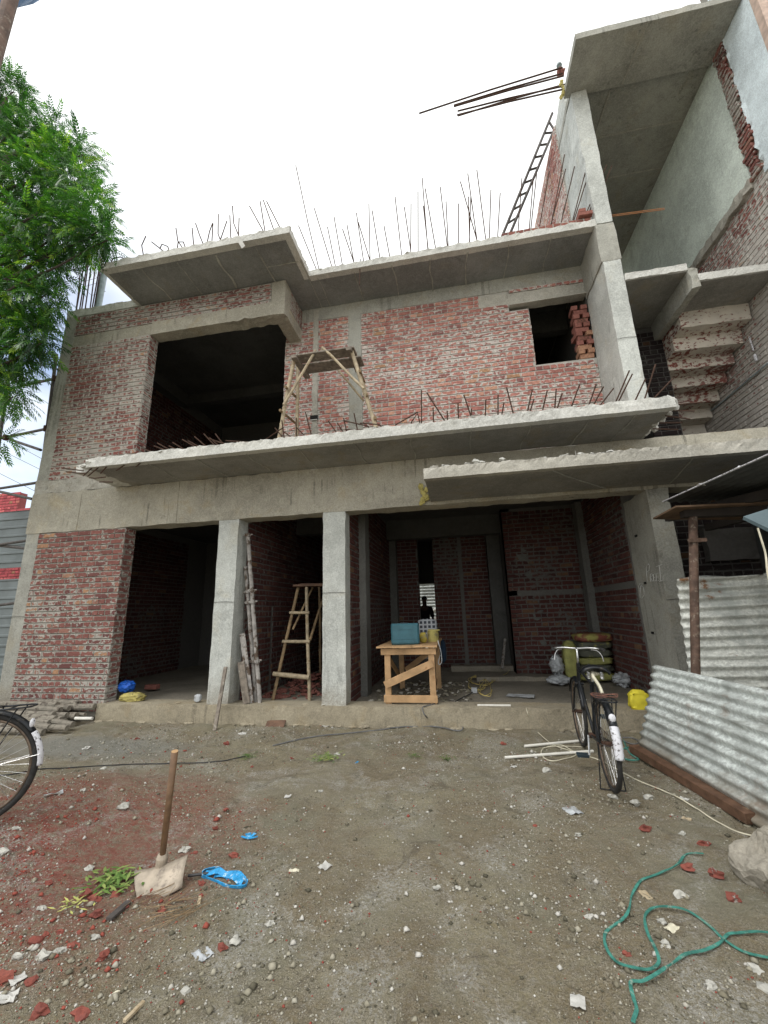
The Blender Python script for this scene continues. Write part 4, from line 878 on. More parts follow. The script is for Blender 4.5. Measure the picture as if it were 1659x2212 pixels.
sack('cement_sack', 'fifth cement sack, second from the bottom of the stack', 'sack', 600, 540, 500, 110, YS+.12, 'sack_dark', .28, group='stacked cement sacks')
sack('cement_sack', 'bottom cement sack of the stack on the floor', 'sack', 610, 640, 520, 120, YS+.14, 'cement_sack', .28, group='stacked cement sacks')
sack('empty_sack', 'grey white empty sack slumped left of the cement sacks', 'sack', 160, 520, 180, 260, YS-.15, 'sack_white', .12, rough=.3, sharp=.9)
sack('empty_sack', 'flattened white sack on the floor left of the cement sacks', 'sack', 190, 700, 330, 110, YS-.3, 'sack_white', .2, rough=.3, sharp=.9)
sack('empty_sack', 'dusty pale sack crumpled on the floor right of the bicycle saddle', 'sack', 1010, 700, 300, 180, 7.7, 'sack_white', .15, rough=.35, sharp=.9)
sack('yellow_bag', 'bright yellow cloth bag on the plinth edge beside the corrugated sheet', 'bag', 1195, 965, 265, 275, 5.97, 'yellow', .07, rough=.16, sharp=.5)
def blob5(name, lbl, cat, x, y, w, h, Yv, mat, dep=.1, rough=.25, sharp=.8, n=5):
    p = Q(n, x, y, Y=Yv); hw = (Q(n, x+w/2, y, Y=Yv).x-Q(n, x-w/2, y, Y=Yv).x)/2; hz = (Q(n, x, y-h/2, Y=Yv).z-Q(n, x, y+h/2, Y=Yv).z)/2
    m = MB(); cushion(m, p, hw, dep, hz, 0, sharp=sharp, rough=rough); return tag(m.build(name, M[mat], smooth=True), lbl, cat)
blob5('blue_bag', 'crumpled blue plastic bag against the brick jamb of the left bay', 'bag', 548, 892, 62, 55, 6.25, 'bluebag')
blob5('old_sack', 'dull yellow sack below the blue bag at the left bay', 'sack', 572, 940, 105, 44, 6.12, 'paleyellow')
blob5('small_carton', 'small pale carton on the plinth left of the first column', 'carton', 855, 942, 28, 32, 6.05, 'sack_white', .03, .1, .4)
m = MB(); p = Q(5, 658, 893, Y=7.2); m.obox(p, ex, ey, ez, .12, .06, .04, .6, 0, .006); tag(m.build('brick', M['brick_loose']), 'single red brick on the floor inside the left bay', 'brick')

# rubble in the narrow bay, and under the table
m = MB()
for i in range(260):
    x = random.uniform(-3.3, -2.05); y = random.uniform(6.6, 8.6); z = .21+.22*math.exp(-((x+2.75)**2/.2+(y-7.8)**2/.4))*random.uniform(.3, 1)
    m.lump((x, y, z), random.uniform(.02, .06), tone=random.choice((.3, .5, .7)), sq=(1.3, .9, .6), sub=1, rough=.5)
tag(m.build('brick_rubble', M['brick_loose']), 'heap of broken brick rubble on the floor behind the trestle', 'rubble', kind='stuff')
m = MB()
for i in range(260):
    x = random.uniform(-1.5, .1); y = random.uniform(6.3, 8.2)
    m.lump((x, y, .215), random.uniform(.008, .035), tone=random.random()*.8, sq=(1.3, .9, .6))
tag(m.build('stone_rubble', M['gravel']), 'grey stone rubble scattered under the timber table', 'rubble', kind='stuff')

# ================================================================== BICYCLES
def make_bike(label, steer=0, full=True):
    t = thing('bicycle', label, 'bicycle', (0, 0, 0)); WB, RR = 1.17, .35
    def bl(m, name, mat, parent=None, smooth=False): return m.build(name, M[mat], parent or t, smooth, local=True)
    def ring(c, R_, r, n=48, seg=8):
        m = MB(); m.tube([(c[0]+R_*math.cos(2*math.pi*i/n), c[1], c[2]+R_*math.sin(2*math.pi*i/n)) for i in range(n)], r, seg, closed=True); return m
    for nm, cx in (('rear', 0), ('front', WB)):
        c = (cx, 0, RR)
        wh = ring(c, RR-.019, .0195, 56, 10); w = bl(wh, 'wheel', 'rubber', smooth=True)
        bl(ring(c, RR-.045, .011), 'rim', 'rim', w, True)
        m = MB()
        for k in range(32):
            a = 2*math.pi*k/32; off = .03*(1 if k % 2 else -1); a2 = a+(.35 if (k//2) % 2 else -.35)
            m.tube([(cx+.02*math.cos(a2), off, RR+.02*math.sin(a2)), (cx+(RR-.05)*math.cos(a), 0, RR+(RR-.05)*math.sin(a))], .0014, 3, cap=False)
        bl(m, 'spokes', 'chrome', w)
        m = MB(); m.tube([(cx, -.045, RR), (cx, .045, RR)], .02, 10); m.tube([(cx, -.075, RR), (cx, .075, RR)], .007, 6); bl(m, 'hub', 'rust', w)
        # mudguard
        a0, a1 = (-5, 200) if nm == 'rear' else (20, 170)
        def guard(a0, a1, wd=.032, lift=.022):
            g = MB(); n = 22; idx = []
            for i in range(n+1):
                a = R(a0+(a1-a0)*i/n)
                for k in range(5):
                    yy = (k-2)/2*wd; rr = RR+lift-abs(k-2)**2*.0045
                    g.v.append((cx+rr*math.cos(a), yy, RR+rr*math.sin(a)))
            for i in range(n):
                for k in range(4): g.f.append((i*5+k, i*5+k+1, (i+1)*5+k+1, (i+1)*5+k)); g.t.append(.5); g.m.append(0)
            return g
        if nm == 'rear':
            g = bl(guard(50, 145), 'mudguard', 'black', smooth=True); g2 = bl(guard(145, 182, .034, .024), 'painted_tail', 'whitepaint', g, True)
            for q in (g, g2): md = q.modifiers.new('s', 'SOLIDIFY'); md.thickness = .0015
            m = MB(); m.lump((cx+(RR+.03)*math.cos(R(136)), 0, RR+(RR+.03)*math.sin(R(136))), .028, sq=(.5, 1, 1.2), sub=2, rough=.02); bl(m, 'reflector', 'whitepaint', g, True)
        else:
            g = bl(guard(25, 165), 'mudguard', 'black', smooth=True); md = g.modifiers.new('s', 'SOLIDIFY'); md.thickness = .0015
        for s in (-1, 1):
            m = MB(); a = R(170 if nm == 'rear' else 150); m.tube([(cx, s*.06, RR), (cx+(RR+.02)*math.cos(a), s*.03, RR+(RR+.02)*math.sin(a))], .0025, 5); bl(m, 'guard_stay', 'chrome')
    BB = Vector((.47, 0, .29)); ST = Vector((.30, 0, .80)); HT = Vector((.93, 0, .86)); HB = Vector((.98, 0, .70))
    m = MB(); m.tube([BB, ST], .015, 8); m.tube([ST+Vector((.01,0,-.03)), HT-Vector((0,0,.03))], .014, 8); m.tube([BB, HB], .016, 8); m.tube([HT+Vector((-.005,0,.03)), HB-Vector((-.005,0,.03))], .019, 8)
    for s in (-1, 1):
        m.tube([(0, s*.06, RR), (.2, s*.045, .60), ST-Vector((0, -s*.02, .03))], .008, 6); m.tube([(0, s*.06, RR), BB+Vector((0, s*.03, 0))], .010, 6)
    bl(m, 'frame', 'black', smooth=False)
    m = MB(); m.tube([BB+Vector((0,-.05,0)), BB+Vector((0,.05,0))], .024, 10); cr = bl(m, 'crank', 'rust')
    m = ring((BB.x, -.05, BB.z), .085, .006, 30, 5)
    for k in range(5): a = k*1.2566; m.tube([(BB.x, -.05, BB.z), (BB.x+.085*math.cos(a), -.05, BB.z+.085*math.sin(a))], .006, 4)
    bl(m, 'chainring', 'rust', cr)
    for s, a in ((-1, R(70)), (1, R(250))):
        e_ = BB+Vector((.17*math.cos(a), s*.075, .17*math.sin(a))); m = MB(); m.tube([BB+Vector((0, s*.055, 0)), e_], .009, 6); bl(m, 'crank_arm', 'chrome', cr)
        m = MB(); c0 = e_+Vector((0, s*.06, 0))
        for k in (-1, 1): m.obox(c0+Vector((k*.026, 0, 0)), ex, ey, ez, .013, .05, .013, bev=.003)
        m.obox(c0, ex, ey, ez, .04, .052, .004); m.tube([e_, c0+Vector((0, s*.055, 0))], .005, 5); bl(m, 'pedal', 'teal_d')
    m = MB(); m.tube([(0, -.05, RR+.03), (BB.x, -.05, BB.z+.085)], .004, 4); m.tube([(0, -.05, RR-.03), (BB.x, -.05, BB.z-.085)], .004, 4); bl(m, 'chain', 'rust')
    # fork, steering
    m = MB()
    for s in (-1, 1): m.tube([HB+Vector((.01, s*.02, -.03)), (1.03, s*.045, .62), (1.10, s*.05, .48), (WB, s*.052, RR)], .010, 6)
    m.tube([HB+Vector((0,-.045,-.03)), HB+Vector((0,.045,-.03))], .013, 6); bl(m, 'fork', 'black')
    m = MB(); ts = HT+Vector((-.03, 0, .16)); m.tube([HT, ts], .011, 8); m.tube([ts, ts+Vector((.05, 0, .02))], .012, 8)
    hb = ts+Vector((.05, 0, .02)); pts = [hb+Vector((-.10, -.25, -.0)), hb+Vector((0, -.23, .0)), hb+Vector((.03, -.12, .005)), hb, hb+Vector((.03, .12, .005)), hb+Vector((0, .23, .0)), hb+Vector((-.10, .25, -.0))]
    m.tube(wob(pts, 0, 4), .011, 8); hbo = bl(m, 'handlebar', 'chrome', smooth=True)
    for s in (-1, 1):
        m = MB(); m.tube([hb+Vector((-.12, s*.253, -.0)), hb+Vector((-.03, s*.242, 0))], .016, 8); bl(m, 'grip', 'rubber', hbo)
        m = MB(); m.tube(wob([hb+Vector((-.01, s*.15, -.01)), hb+Vector((-.05, s*.20, -.015)), hb+Vector((-.08, s*.235, -.06)), hb+Vector((-.09, s*.245, -.12))], 0, 4), .005, 5); bl(m, 'brake_lever', 'chrome', hbo)
    m = MB(); m.tube([ST, ST+Vector((-.035, 0, .10))], .012, 8); bl(m, 'seat_post', 'chrome')
    # saddle
    m = MB(); n = 9; prof = [(-.16, .11, .0), (-.14, .125, .014), (-.07, .12, .018), (0, .08, .006), (.06, .035, .0), (.13, .022, .002), (.145, .012, -.004)]
    s0 = ST+Vector((-.05, 0, .135)); idx = []
    for (px_, hw, dz) in prof:
        row = []
        for k in range(9):
            u = (k-4)/4; row.append(len(m.v)); m.v.append((s0.x+px_, s0.y+hw*u, s0.z+dz+.012-.035*u*u*(1 if abs(u) < .9 else 1.5)))
        idx.append(row)
    for i in range(len(prof)-1):
        for k in range(8): m.f.append((idx[i][k], idx[i+1][k], idx[i+1][k+1], idx[i][k+1])); m.t.append(.5); m.m.append(0)
    sd = bl(m, 'saddle', 'black', smooth=True); md = sd.modifiers.new('s', 'SOLIDIFY'); md.thickness = .012
    for s in (-1, 1):
        m = MB(); m.tube([s0+Vector((-.10+.012*math.cos(i*1.1), s*.055+.016*math.sin(i*1.1), -.03-.0022*i)) for i in range(28)], .0035, 4); bl(m, 'spring', 'chrome', sd)
    # luggage rack with coiled wire
    m = MB(); m.tube(wob([(.12, -.06, .72), (-.22, -.065, .73), (-.27, 0, .73), (-.22, .065, .73), (.12, .06, .72)], 0, 4), .006, 6)
    for s in (-1, 1): m.tube([(-.02, s*.06, RR), (-.05, s*.062, .73)], .005, 5); m.tube([(-.0, s*.06, RR), (-.2, s*.062, .73)], .005, 5)
    for x in (-.15, -.05, .05): m.tube([(x, -.062, .73), (x, .062, .73)], .005, 5)
    rk = bl(m, 'rack', 'black')
    if full:
        m = MB()
        for k in range(3):
            ph = random.uniform(0, 6); m.tube(wob([(-.10+(.10+.006*k)*math.cos(a_+ph)*.6, (.10+.004*k)*math.sin(a_+ph), .745+.006*k+.006*math.sin(3*a_)) for a_ in np.linspace(0, 6.1, 12)], .006, 3), .0022, 5)
        bl(m, 'wire_coil', 'wire_red', rk)
        m = MB(); m.tube(wob([(.17, .02, .90), (.10, .03, .87), (.04, 0, .80), (.0, -.01, .75)], .004, 4), .014, 6); cushion(m, (.19, 0, .885), .03, .05, .016, sharp=.9, rough=.3); bl(m, 'cloth_tie', 'wire_c', sd)
    # rear stand
    m = MB()
    for s in (-1, 1): m.tube([(0, s*.07, RR), (-.02, s*.095, .01)], .005, 5)
    m.tube([(-.02, -.095, .012), (-.02, .095, .012)], .005, 5); bl(m, 'stand', 'black')
    return t
bk = make_bike('black roadster bicycle parked in the right bay facing the building')
a = G(1332, 1708); b = Vector((1.24, 5.28, 0)); ang = math.atan2(b.y-a.y, b.x-a.x)
bk.location = (a.x-.03, a.y, gz(a.x, a.y)); bk.rotation_euler = (R(1.5), 0, ang)
bk2 = copy_tree(bk); bk2['label'] = 'black bicycle cut off by the left edge, only its rear wheel visible'
for o_ in list(bk2.children_recursive):
    if o_.name.startswith(('wire_coil', 'cloth_tie')): bpy.data.objects.remove(o_)
an = 3.565; bk2.rotation_euler = (0, 0, an); bk2.location = (-3.323, 2.568, .187)

# ================================================================== SHOVEL
t = thing('hoe', 'long handled hoe standing on its blade with handle upright', 'hoe', (-1.8, 2.45, 0))
z7 = lambda x, y, **k: Q(7, x, y, **k)
bl_, br_ = G(590, 858, 7), G(782, 798, 7); Yb = 2.58
tl, tr_ = z7(575, 722, Y=Yb), z7(806, 655, Y=Yb+.03)
m = MB(); nU, nV = 10, 8
for j in range(nV+1):
    for i in range(nU+1):
        u, v = i/nU, j/nV; p = bl_.lerp(br_, u).lerp(tl.lerp(tr_, u), v)
        p += Vector((0, -.012, .0))*math.sin(math.pi*v) + Vector((0, .012, 0))*((2*u-1)**2) + Vector((0, -.012, -.010))*((1-(2*u-1)**2))*(1-v) + Vector((0,0,-.012))*((1-(2*u-1)**2))*v
        m.v.append(tuple(p))
for j in range(nV):
    for i in range(nU): m.f.append((j*(nU+1)+i, j*(nU+1)+i+1, (j+1)*(nU+1)+i+1, (j+1)*(nU+1)+i)); m.t.append(.5); m.m.append(0)
o = m.build('blade', M['blade'], t, smooth=True); md = o.modifiers.new('s', 'SOLIDIFY'); md.thickness = .004
hb_, ht_ = z7(698, 690, Y=Yb+.03), z7(755, 205, Y=2.5)
m = MB(); m.tube([hb_, hb_.lerp(ht_, .3), ht_], [.017, .019, .0205], 14); o = m.build('handle', M['handle'], t, smooth=True)
m = MB(); d_ = (ht_-hb_).normalized(); m.tube([ht_, ht_+d_*.002], .0195, 14); m.build('handle_end', M['wood'], t)
m = MB(); m.tube([hb_-d_*.035, hb_+d_*.04], .033, 12); m.tube([hb_+d_*.04, hb_+d_*.06], [.033, .024], 12); m.build('socket', M['blade'], t)

# ================================================================== POLE PILE, LEFT
z3 = Zm(0, 2100, 4.4229)
ends = [(1210,375,6.0,.045),(1060,385,6.05,.05),(1090,440,5.88,.055),(790,455,5.78,.055),(1310,480,5.85,.055),(840,525,5.66,.05),(745,588,5.5,.05),(930,600,5.56,.05),(960,500,5.74,.045),(1060,608,5.62,.055),(770,650,5.42,.052),(850,658,5.46,.05),(690,700,5.36,.05),(1010,725,5.36,.045),(930,775,5.26,.045),(690,765,5.24,.05),(600,828,5.14,.045),(1180,590,5.7,.03),(700,400,6.1,.04),(900,690,5.5,.05),(500,660,5.5,.05),(420,590,5.6,.05),(300,520,5.8,.05)]
for i, (x1, y1, Yv, r) in enumerate(ends):
    b = z3(x1, y1, Y=Yv); L = random.uniform(1.5, 2.3); an_ = math.pi-random.uniform(-.10, .16)
    a = b+Vector((L*math.cos(an_), L*math.sin(an_), random.uniform(-.05, .04)+(.05 if b.z < .1 else 0))); a.z = max(a.z, gz(a.x, a.y)+.04)
    m = MB(); m.tube(wob([a, a.lerp(b, .35)+Vector((0, 0, random.uniform(-.02, .01))), a.lerp(b, .7)+Vector((0, 0, random.uniform(-.01, .02))), b], .006, 4), [r*.80]*6+[r*.86]*7, 10); o = m.build('wooden_pole', M['log'])
    tag(o, 'grey cement-dusted round pole in the pile by the left brick wall', 'pole', 'grey poles piled by the left wall')
m = MB(); m.tube([z3(1040, 640, Y=5.3), z3(1278, 642, Y=5.3)], .02, 8); tag(m.build('pvc_offcut', M['pvc']), 'short white pipe offcut beside the pole pile', 'pipe')

# ================================================================== CORRUGATED SHEETS, SHED
def corr(name, lbl, cat, O, U, V, Wd, Hh, mat, pitch=.09, amp=.011, dent=.01, parent=None, ragtop=0, group=None, cutl=None):
    O, U, V = Vector(O), Vector(U), Vector(V); Nn = U.normalized().cross(V.normalized()).normalized(); nu = max(4, int(Wd/.05)); nv = int(Hh/pitch*8); m = MB()
    for j in range(nv+1):
        for i in range(nu+1):
            u = Wd*i/nu; v = Hh*j/nv; sk = 0
            if ragtop and j == nv: v += ragtop*noise.noise(Vector((u*2.5, 3, 0)))
            if i in (0, nu): u += .015*noise.noise(Vector((v*9, 1, i)))
            w = amp*math.sin(2*math.pi*v/pitch)+dent*noise.noise(Vector((u*2.1, v*4, 7)))+dent*1.6*max(0, noise.noise(Vector((u*5, v*7, 3)))-.15)+dent*.9*noise.noise(Vector((u*1.3, v*1.1, 17)))
            m.v.append(tuple(O+U.normalized()*u+V.normalized()*v+Nn*w))
    for j in range(nv):
        for i in range(nu): m.f.append((j*(nu+1)+i, j*(nu+1)+i+1, (j+1)*(nu+1)+i+1, (j+1)*(nu+1)+i)); m.t.append(.5); m.m.append(0)
    o = m.build(name, M[mat], parent, smooth=True); md = o.modifiers.new('s', 'SOLIDIFY'); md.thickness = .0015
    if lbl: tag(o, lbl, cat, group)
    return o
pl = P(1477, 1440, Y=4.98); pt = P(1477, 1256, Y=4.98)
corr('corrugated_sheet', 'upright rusty corrugated iron sheet standing behind the brown post', 'corrugated sheet', (pl.x, 4.98, .25), (1, -.10, .03), (.06, 0, 1), 2.2, pt.z-.22, 'galv2', .098, .018, .026, ragtop=.14)
A0, A1 = Vector((1.665, 5.08, 0)), Vector((1.88, 3.45, 0)); T0 = P(1407, 1439, Y=5.06); T1 = P(1659, 1502, Y=3.6)
dU = (A1-A0).normalized(); V_ = (T0-A0)
corr('corrugated_sheet', 'pale corrugated iron sheet leaning low behind the wooden beam', 'corrugated sheet', A0+Vector((.03, 0, .02)), (T1-T0)*.5+(A1-A0)*.5, V_, 3.3, V_.length, 'galv', .085, .015, .014)
a, b = G(1083, 215, 8), G(1600, 532, 8); dd = (b-a).normalized()
m = MB(); m.stick(a+Vector((0,0,.05)), b+Vector((0,0,.05)), .10, .075, bev=.005); tag(m.build('timber_beam', M['wood_w']), 'long dark brown timber beam lying along the foot of the corrugated sheet', 'timber')
t = thing('tin_shed', 'low shed with tin roof held up by a rusty brown post', 'shed', (3.0, 4.6, 0))
pb, ptp = P(1503, 1465, Y=4.55), P(1501, 1128, Y=4.62)
dn = (pb-ptp)/(ptp.z-pb.z); m = MB(); m.tube([ptp+Vector((0,0,.1)), pb, pb+dn*pb.z], [.040, .038, .040], 14); o = m.build('post', M['rustpole'], t, smooth=True)
pc = P(1501, 1168, Y=4.6); m = MB(); m.tube([pc+Vector((0,0,-.02)), pc+Vector((0,0,.02))], .052, 14); m.stick(pc+Vector((-.075, -.03, 0)), pc+Vector((.09, -.03, 0)), .02, .035); m.build('clamp', M['rustpole'], o)
e0, e1 = P(1434, 1085, Y=5.06), P(1659, 985, Y=3.5); L0 = (e1-e0)
corr('tin_roof', None, None, e0, L0, Vector((1, .08, -.02)), L0.length+1.6, 2.6, 'tin_dark', .1, .012, .004, parent=t)
m = MB(); m.stick(e0+Vector((-.008,0,.008)), e1+(e1-e0)*.8+Vector((-.008,0,.008)), .02, .008); m.build('roof_edge', M['whitepaint'], t)
for k in (.45, .8):
    p = e0.lerp(e1, k); m = MB(); m.lump(p+Vector((0,0,.012)), .018, sq=(1.5,1.5,.6), sub=2, rough=.6); m.build('edge_scrap', M['whitepaint'], t)
a = P(1411, 1122, Y=4.9); b = P(1460, 1096, Y=4.45); m = MB(); 
m.add([a, b, b+Vector((.9,.1,.0)), a+Vector((1.0,.25,-.02)), a+Vector((0,0,.018)), b+Vector((0,0,.018)), b+Vector((.9,.1,.018)), a+Vector((1.0,.25,-.002))], [(0,1,2,3),(4,7,6,5),(0,4,5,1),(1,5,6,2),(2,6,7,3),(3,7,4,0)]); m.build('plywood', M['ply'], t)
m = MB(); m.stick((ptp.x-.1, 4.62, 2.42), (4.8, 4.7, 2.35), .09, .11); m.stick((2.5, 5.3, 2.5), (3.6, 3.2, 2.5), .07, .09); m.stick((3.4, 6.2, 2.5), (3.9, 3.2, 2.5), .07, .09); m.build('rafter', M['ply_d'], t)
m = MB(); m.box(4.0, 4.05, 3.2, 6.3, 0, 2.55); m.build('side_panel', M['tin_dark'], t)
# floodlight hanging near the right edge
z6f = Zm(2000, 1450, 3.4025)
t = thing('floodlight', 'grey finned floodlight hanging at the right edge below the tin roof', 'floodlight', (1.55, 2.45, 1.9))
p0, p1, p2 = z6f(1098, 600, Y=2.45), z6f(1245, 470, Y=2.62), z6f(1400, 700, Y=2.3)
c0 = z6f(1420, 590, Y=2.45); ux = (z6f(1400, 705, Y=2.45)-p0).normalized(); ux = Vector((1, .05, ux.z/ux.x*.6 if 0 else -.12)).normalized(); uz = Vector((.10, -.55, .90)).normalized(); uy = uz.cross(ux).normalized(); uz = ux.cross(uy)
cc = p0+ux*.27+Vector((0, 0, .07))
m = MB()
tip = cc-ux*.2-uy*.14-uz*.02
for _ in range(3):
    q_ = [a_ for a_ in (cc-ux*.2-uy*.14-uz*.02, cc-ux*.2+uy*.14-uz*.02)]; pr_ = [((v_-Vector((0,0,H))).dot(rt)/(v_-Vector((0,0,H))).dot(fw)*FPX+CX, CY-(v_-Vector((0,0,H))).dot(up)/(v_-Vector((0,0,H))).dot(fw)*FPX) for v_ in q_]
    L_ = min(pr_); dz_ = (q_[0]-Vector((0,0,H))).dot(fw); cc = cc + rt*((1604-L_[0])/FPX*dz_) - up*((1122-L_[1])/FPX*dz_)
bt = [cc-ux*.2-uy*.14-uz*.02, cc+ux*.2-uy*.14-uz*.02, cc+ux*.2+uy*.14-uz*.02, cc-ux*.2+uy*.14-uz*.02]; tp = [q+uz*.018 for q in bt]; t2 = [cc+(q-cc)*.66+uz*.062 for q in tp]
m.add(bt+tp+t2, [(3,2,1,0),(0,1,5,4),(1,2,6,5),(2,3,7,6),(3,0,4,7),(4,5,9,8),(5,6,10,9),(6,7,11,10),(7,4,8,11),(8,9,10,11)]); hs = m.build('housing', M['floodbody'], t)
m = MB()
for i in range(12): q = cc+ux*(-.125+i*.023)+uz*.062; m.obox(q, ux, uy, uz, .0035, .09, .016)
m.build('fins', M['floodbody'], t)
m = MB(); m.obox(cc-uz*.024, ux, uy, uz, .17, .11, .002); m.build('glass', M['glass'], t)
m = MB(); m.tube([cc+ux*.12+uz*.07, cc+ux*.13+uz*.2, cc+ux*.16+uz*.62], .006, 5); m.build('hanging_wire', M['wire_k'], t)
m = MB(); q = z6f(1250, 680, Y=2.4); m.tube(wob([q, z6f(1290, 800, Y=2.4), z6f(1335, 960, Y=2.4), z6f(1355, 1150, Y=2.4), z6f(1400, 1500, Y=2.45), z6f(1420, 2300, Y=2.6)], .004), .0045, 6); m.build('cable', M['wire_c'], t)

# ================================================================== LEFT SIDE: fence, painted wall, scaffold, wires, tree
t = thing('sheet_metal_fence', 'grey ribbed metal sheet fence behind the left corner column', 'fence', (-9.5, 7.5, 0))
def ribbed(x0, x1, y, z0, z1, name='panel'):
    m = MB(); zs = []; z = z0; k = 0
    prof = [(0, 0), (.10, 0), (.115, -.018), (.15, -.018), (.165, 0)]
    pts = []
    while z < z1:
        for dz, dy in prof:
            if z+dz <= z1: pts.append((dy, z+dz))
        z += .20
    for dy, zz in pts: m.v += [(x0, y+dy, zz), (x1, y+dy, zz)]
    for i in range(len(pts)-1): m.f.append((2*i, 2*i+1, 2*i+3, 2*i+2)); m.t.append(.5); m.m.append(0)
    o = m.build(name, M['fence_metal'], t); md = o.modifiers.new('s', 'SOLIDIFY'); md.thickness = .002
ribbed(-14, -7.9, 7.5, 2.70, 4.02); ribbed(-14, -7.9, 7.52, -.1, 2.45)
for x in (-13, -10.9, -8.3): m = MB(); m.box(x, x+.05, 7.53, 7.58, 0, 4.0); m.build('fence_post', M['scaf'], t)
m = MB(); m.box(-20, -9, 10.2, 10.45, 0, 5.0, mi=1); bricks(m, (-15.5, 10.195, 2.2), (1,0,0), (0,-1,0), 6.4, 2.8, prot=.012)
m.box(-20, -13.6, 10.2, 10.45, 5.0, 5.55, mi=1); bricks(m, (-15.5, 10.195, 5.0), (1,0,0), (0,-1,0), 1.95, .56, prot=.012); m.box(-13.05, -12.7, 10.2, 10.45, 5.0, 5.3, mi=0)
tag(m.build('painted_brick_wall', [M['brick_paint'], M['mortar_p']]), 'bright pink painted brick wall with stepped top beyond the metal fence', 'wall')
t = thing('pipe_scaffold', 'dark tube scaffold standing beside the left corner of the building', 'scaffold', (-8.8, 7, 0))
def sc(*pp, r=.03, nm='tube', y=6.9):
    m = MB(); m.tube([P(a, b, Y=yy) for a, b, yy in pp], r, 8); m.build(nm, M['scaf'], t)
sc((122, 765, 6.75), (98, 960, 6.75), (60, 1300, 6.75), r=.035, nm='standard'); sc((35, 690, 7.1), (12, 860, 7.1), (-40, 1200, 7.1), r=.04, nm='standard')
sc((40, 835, 7.1), (118, 818, 6.75)); sc((0, 947, 7.3), (102, 926, 6.75)); sc((0, 942, 7.3), (88, 972, 6.75)); sc((0, 1055, 7.2), (78, 1043, 6.75)); sc((0, 1062, 7.1), (70, 1078, 6.75)); sc((-5, 1177, 7.0), (70, 1166, 6.75)); sc((-5, 1178, 7.1), (62, 1185, 6.75)); sc((0, 1307, 7.0), (50, 1300, 6.75))
for (x, y) in ((118, 818), (100, 926), (12, 945)): p = P(x, y, Y=6.75 if x > 50 else 7.1); m = MB(); m.tube([p-Vector((0,0,.06)), p+Vector((0,0,.06))], .055, 8); m.build('coupler', M['rust'], t)
for i, (x0, y0, x1, y1) in enumerate(((0, 940, 90, 990), (0, 985, 85, 1010), (0, 1035, 80, 1060))):
    m = MB(); a, b = P(x0-400, y0-180 if 0 else y0-220, Y=14), P(x1+60, y1+33, Y=15); m.tube([a, a.lerp(b, .5)-Vector((0,0,.1)), b], .012, 4); tag(m.build('overhead_wire', M['wire_k']), ('highest', 'middle', 'lowest')[i]+' of the three thin wires crossing the sky left of the building', 'wire', 'overhead wires')
# pole and tarp in the top left corner
t = thing('tarp_pole', 'brown pole rising into the top left corner with blue tarpaulin behind', 'pole', (-2.93, 1.5, 0))
pA, pB = P(-6, 120, Y=1.5), P(22, 0, Y=1.5)
m = MB(); m.tube([(pB.x, 1.5, gz(pB.x, 1.5)-.1), (pB.x+.01, 1.5, 3), (pB.x, 1.5, pB.z+.9)], .042, 12); m.build('pole', M['rustpole'], t, smooth=True)
m = MB(); n = 8
for j in range(n+1):
    for i in range(n+1):
        u, v = i/n, j/n; m.v.append((pB.x-.03-u*1.0, 1.46+v*.3+.03*math.sin(u*9), pB.z-.05-.12*v+.9*v*(1-u*.3)+.05*math.sin(v*8+u*5)))
for j in range(n):
    for i in range(n): m.f.append((j*(n+1)+i, j*(n+1)+i+1, (j+1)*(n+1)+i+1, (j+1)*(n+1)+i)); m.t.append(.5); m.m.append(0)
o = m.build('tarpaulin', M['tarp'], t, smooth=True); md = o.modifiers.new('s', 'SOLIDIFY'); md.thickness = .003

# neem tree
t = thing('neem_tree', 'leafy green neem tree hanging in from the left edge beside the building', 'tree', (-9.2, 4.2, 0))
m = MB(); trunk = [(-9.2, 4.2, -.1), (-9.1, 4.25, 1.5), (-9.25, 4.4, 3), (-8.9, 4.5, 4.6), (-8.8, 4.6, 6.5), (-8.6, 4.7, 8.5), (-8.3, 4.8, 10.5)]
m.tube(wob(trunk, .03, 5), [.26-.006*i for i in range(31)], 12); m.build('trunk', M['bark'], t, smooth=True)
cl = [(0,180,5.0,.55),(30,205,5.1,.5),(60,280,5.2,.5),(20,320,5.0,.65),(95,320,5.2,.55),(140,290,5.2,.42),(150,370,5.0,.6),(190,340,5.1,.42),(60,400,4.9,.75),(120,430,5.0,.65),(190,415,4.9,.5),(208,465,4.8,.4),(20,460,5.0,.75),(90,505,4.8,.65),(155,505,4.8,.5),(222,505,4.8,.30),(245,522,4.8,.18),(185,515,4.8,.35),(30,550,5.0,.65),(90,570,4.9,.48),(128,590,4.9,.25),(20,630,5.0,.6),(75,650,4.9,.5),(112,640,4.9,.25),(40,710,5.0,.5),(88,715,4.9,.36),(10,770,5.0,.5),(50,775,5.0,.32),(22,835,5.0,.28),(8,950,5.2,.2),(30,860,4.9,.16),(100,745,4.9,.2),
      (-60,250,5.2,1.0),(-90,420,5.2,1.1),(-70,560,5.2,1.0),(-70,700,5.2,1.0),(-60,850,5.2,.7)]
crown = MB(); br = MB(); tmplV = []; 
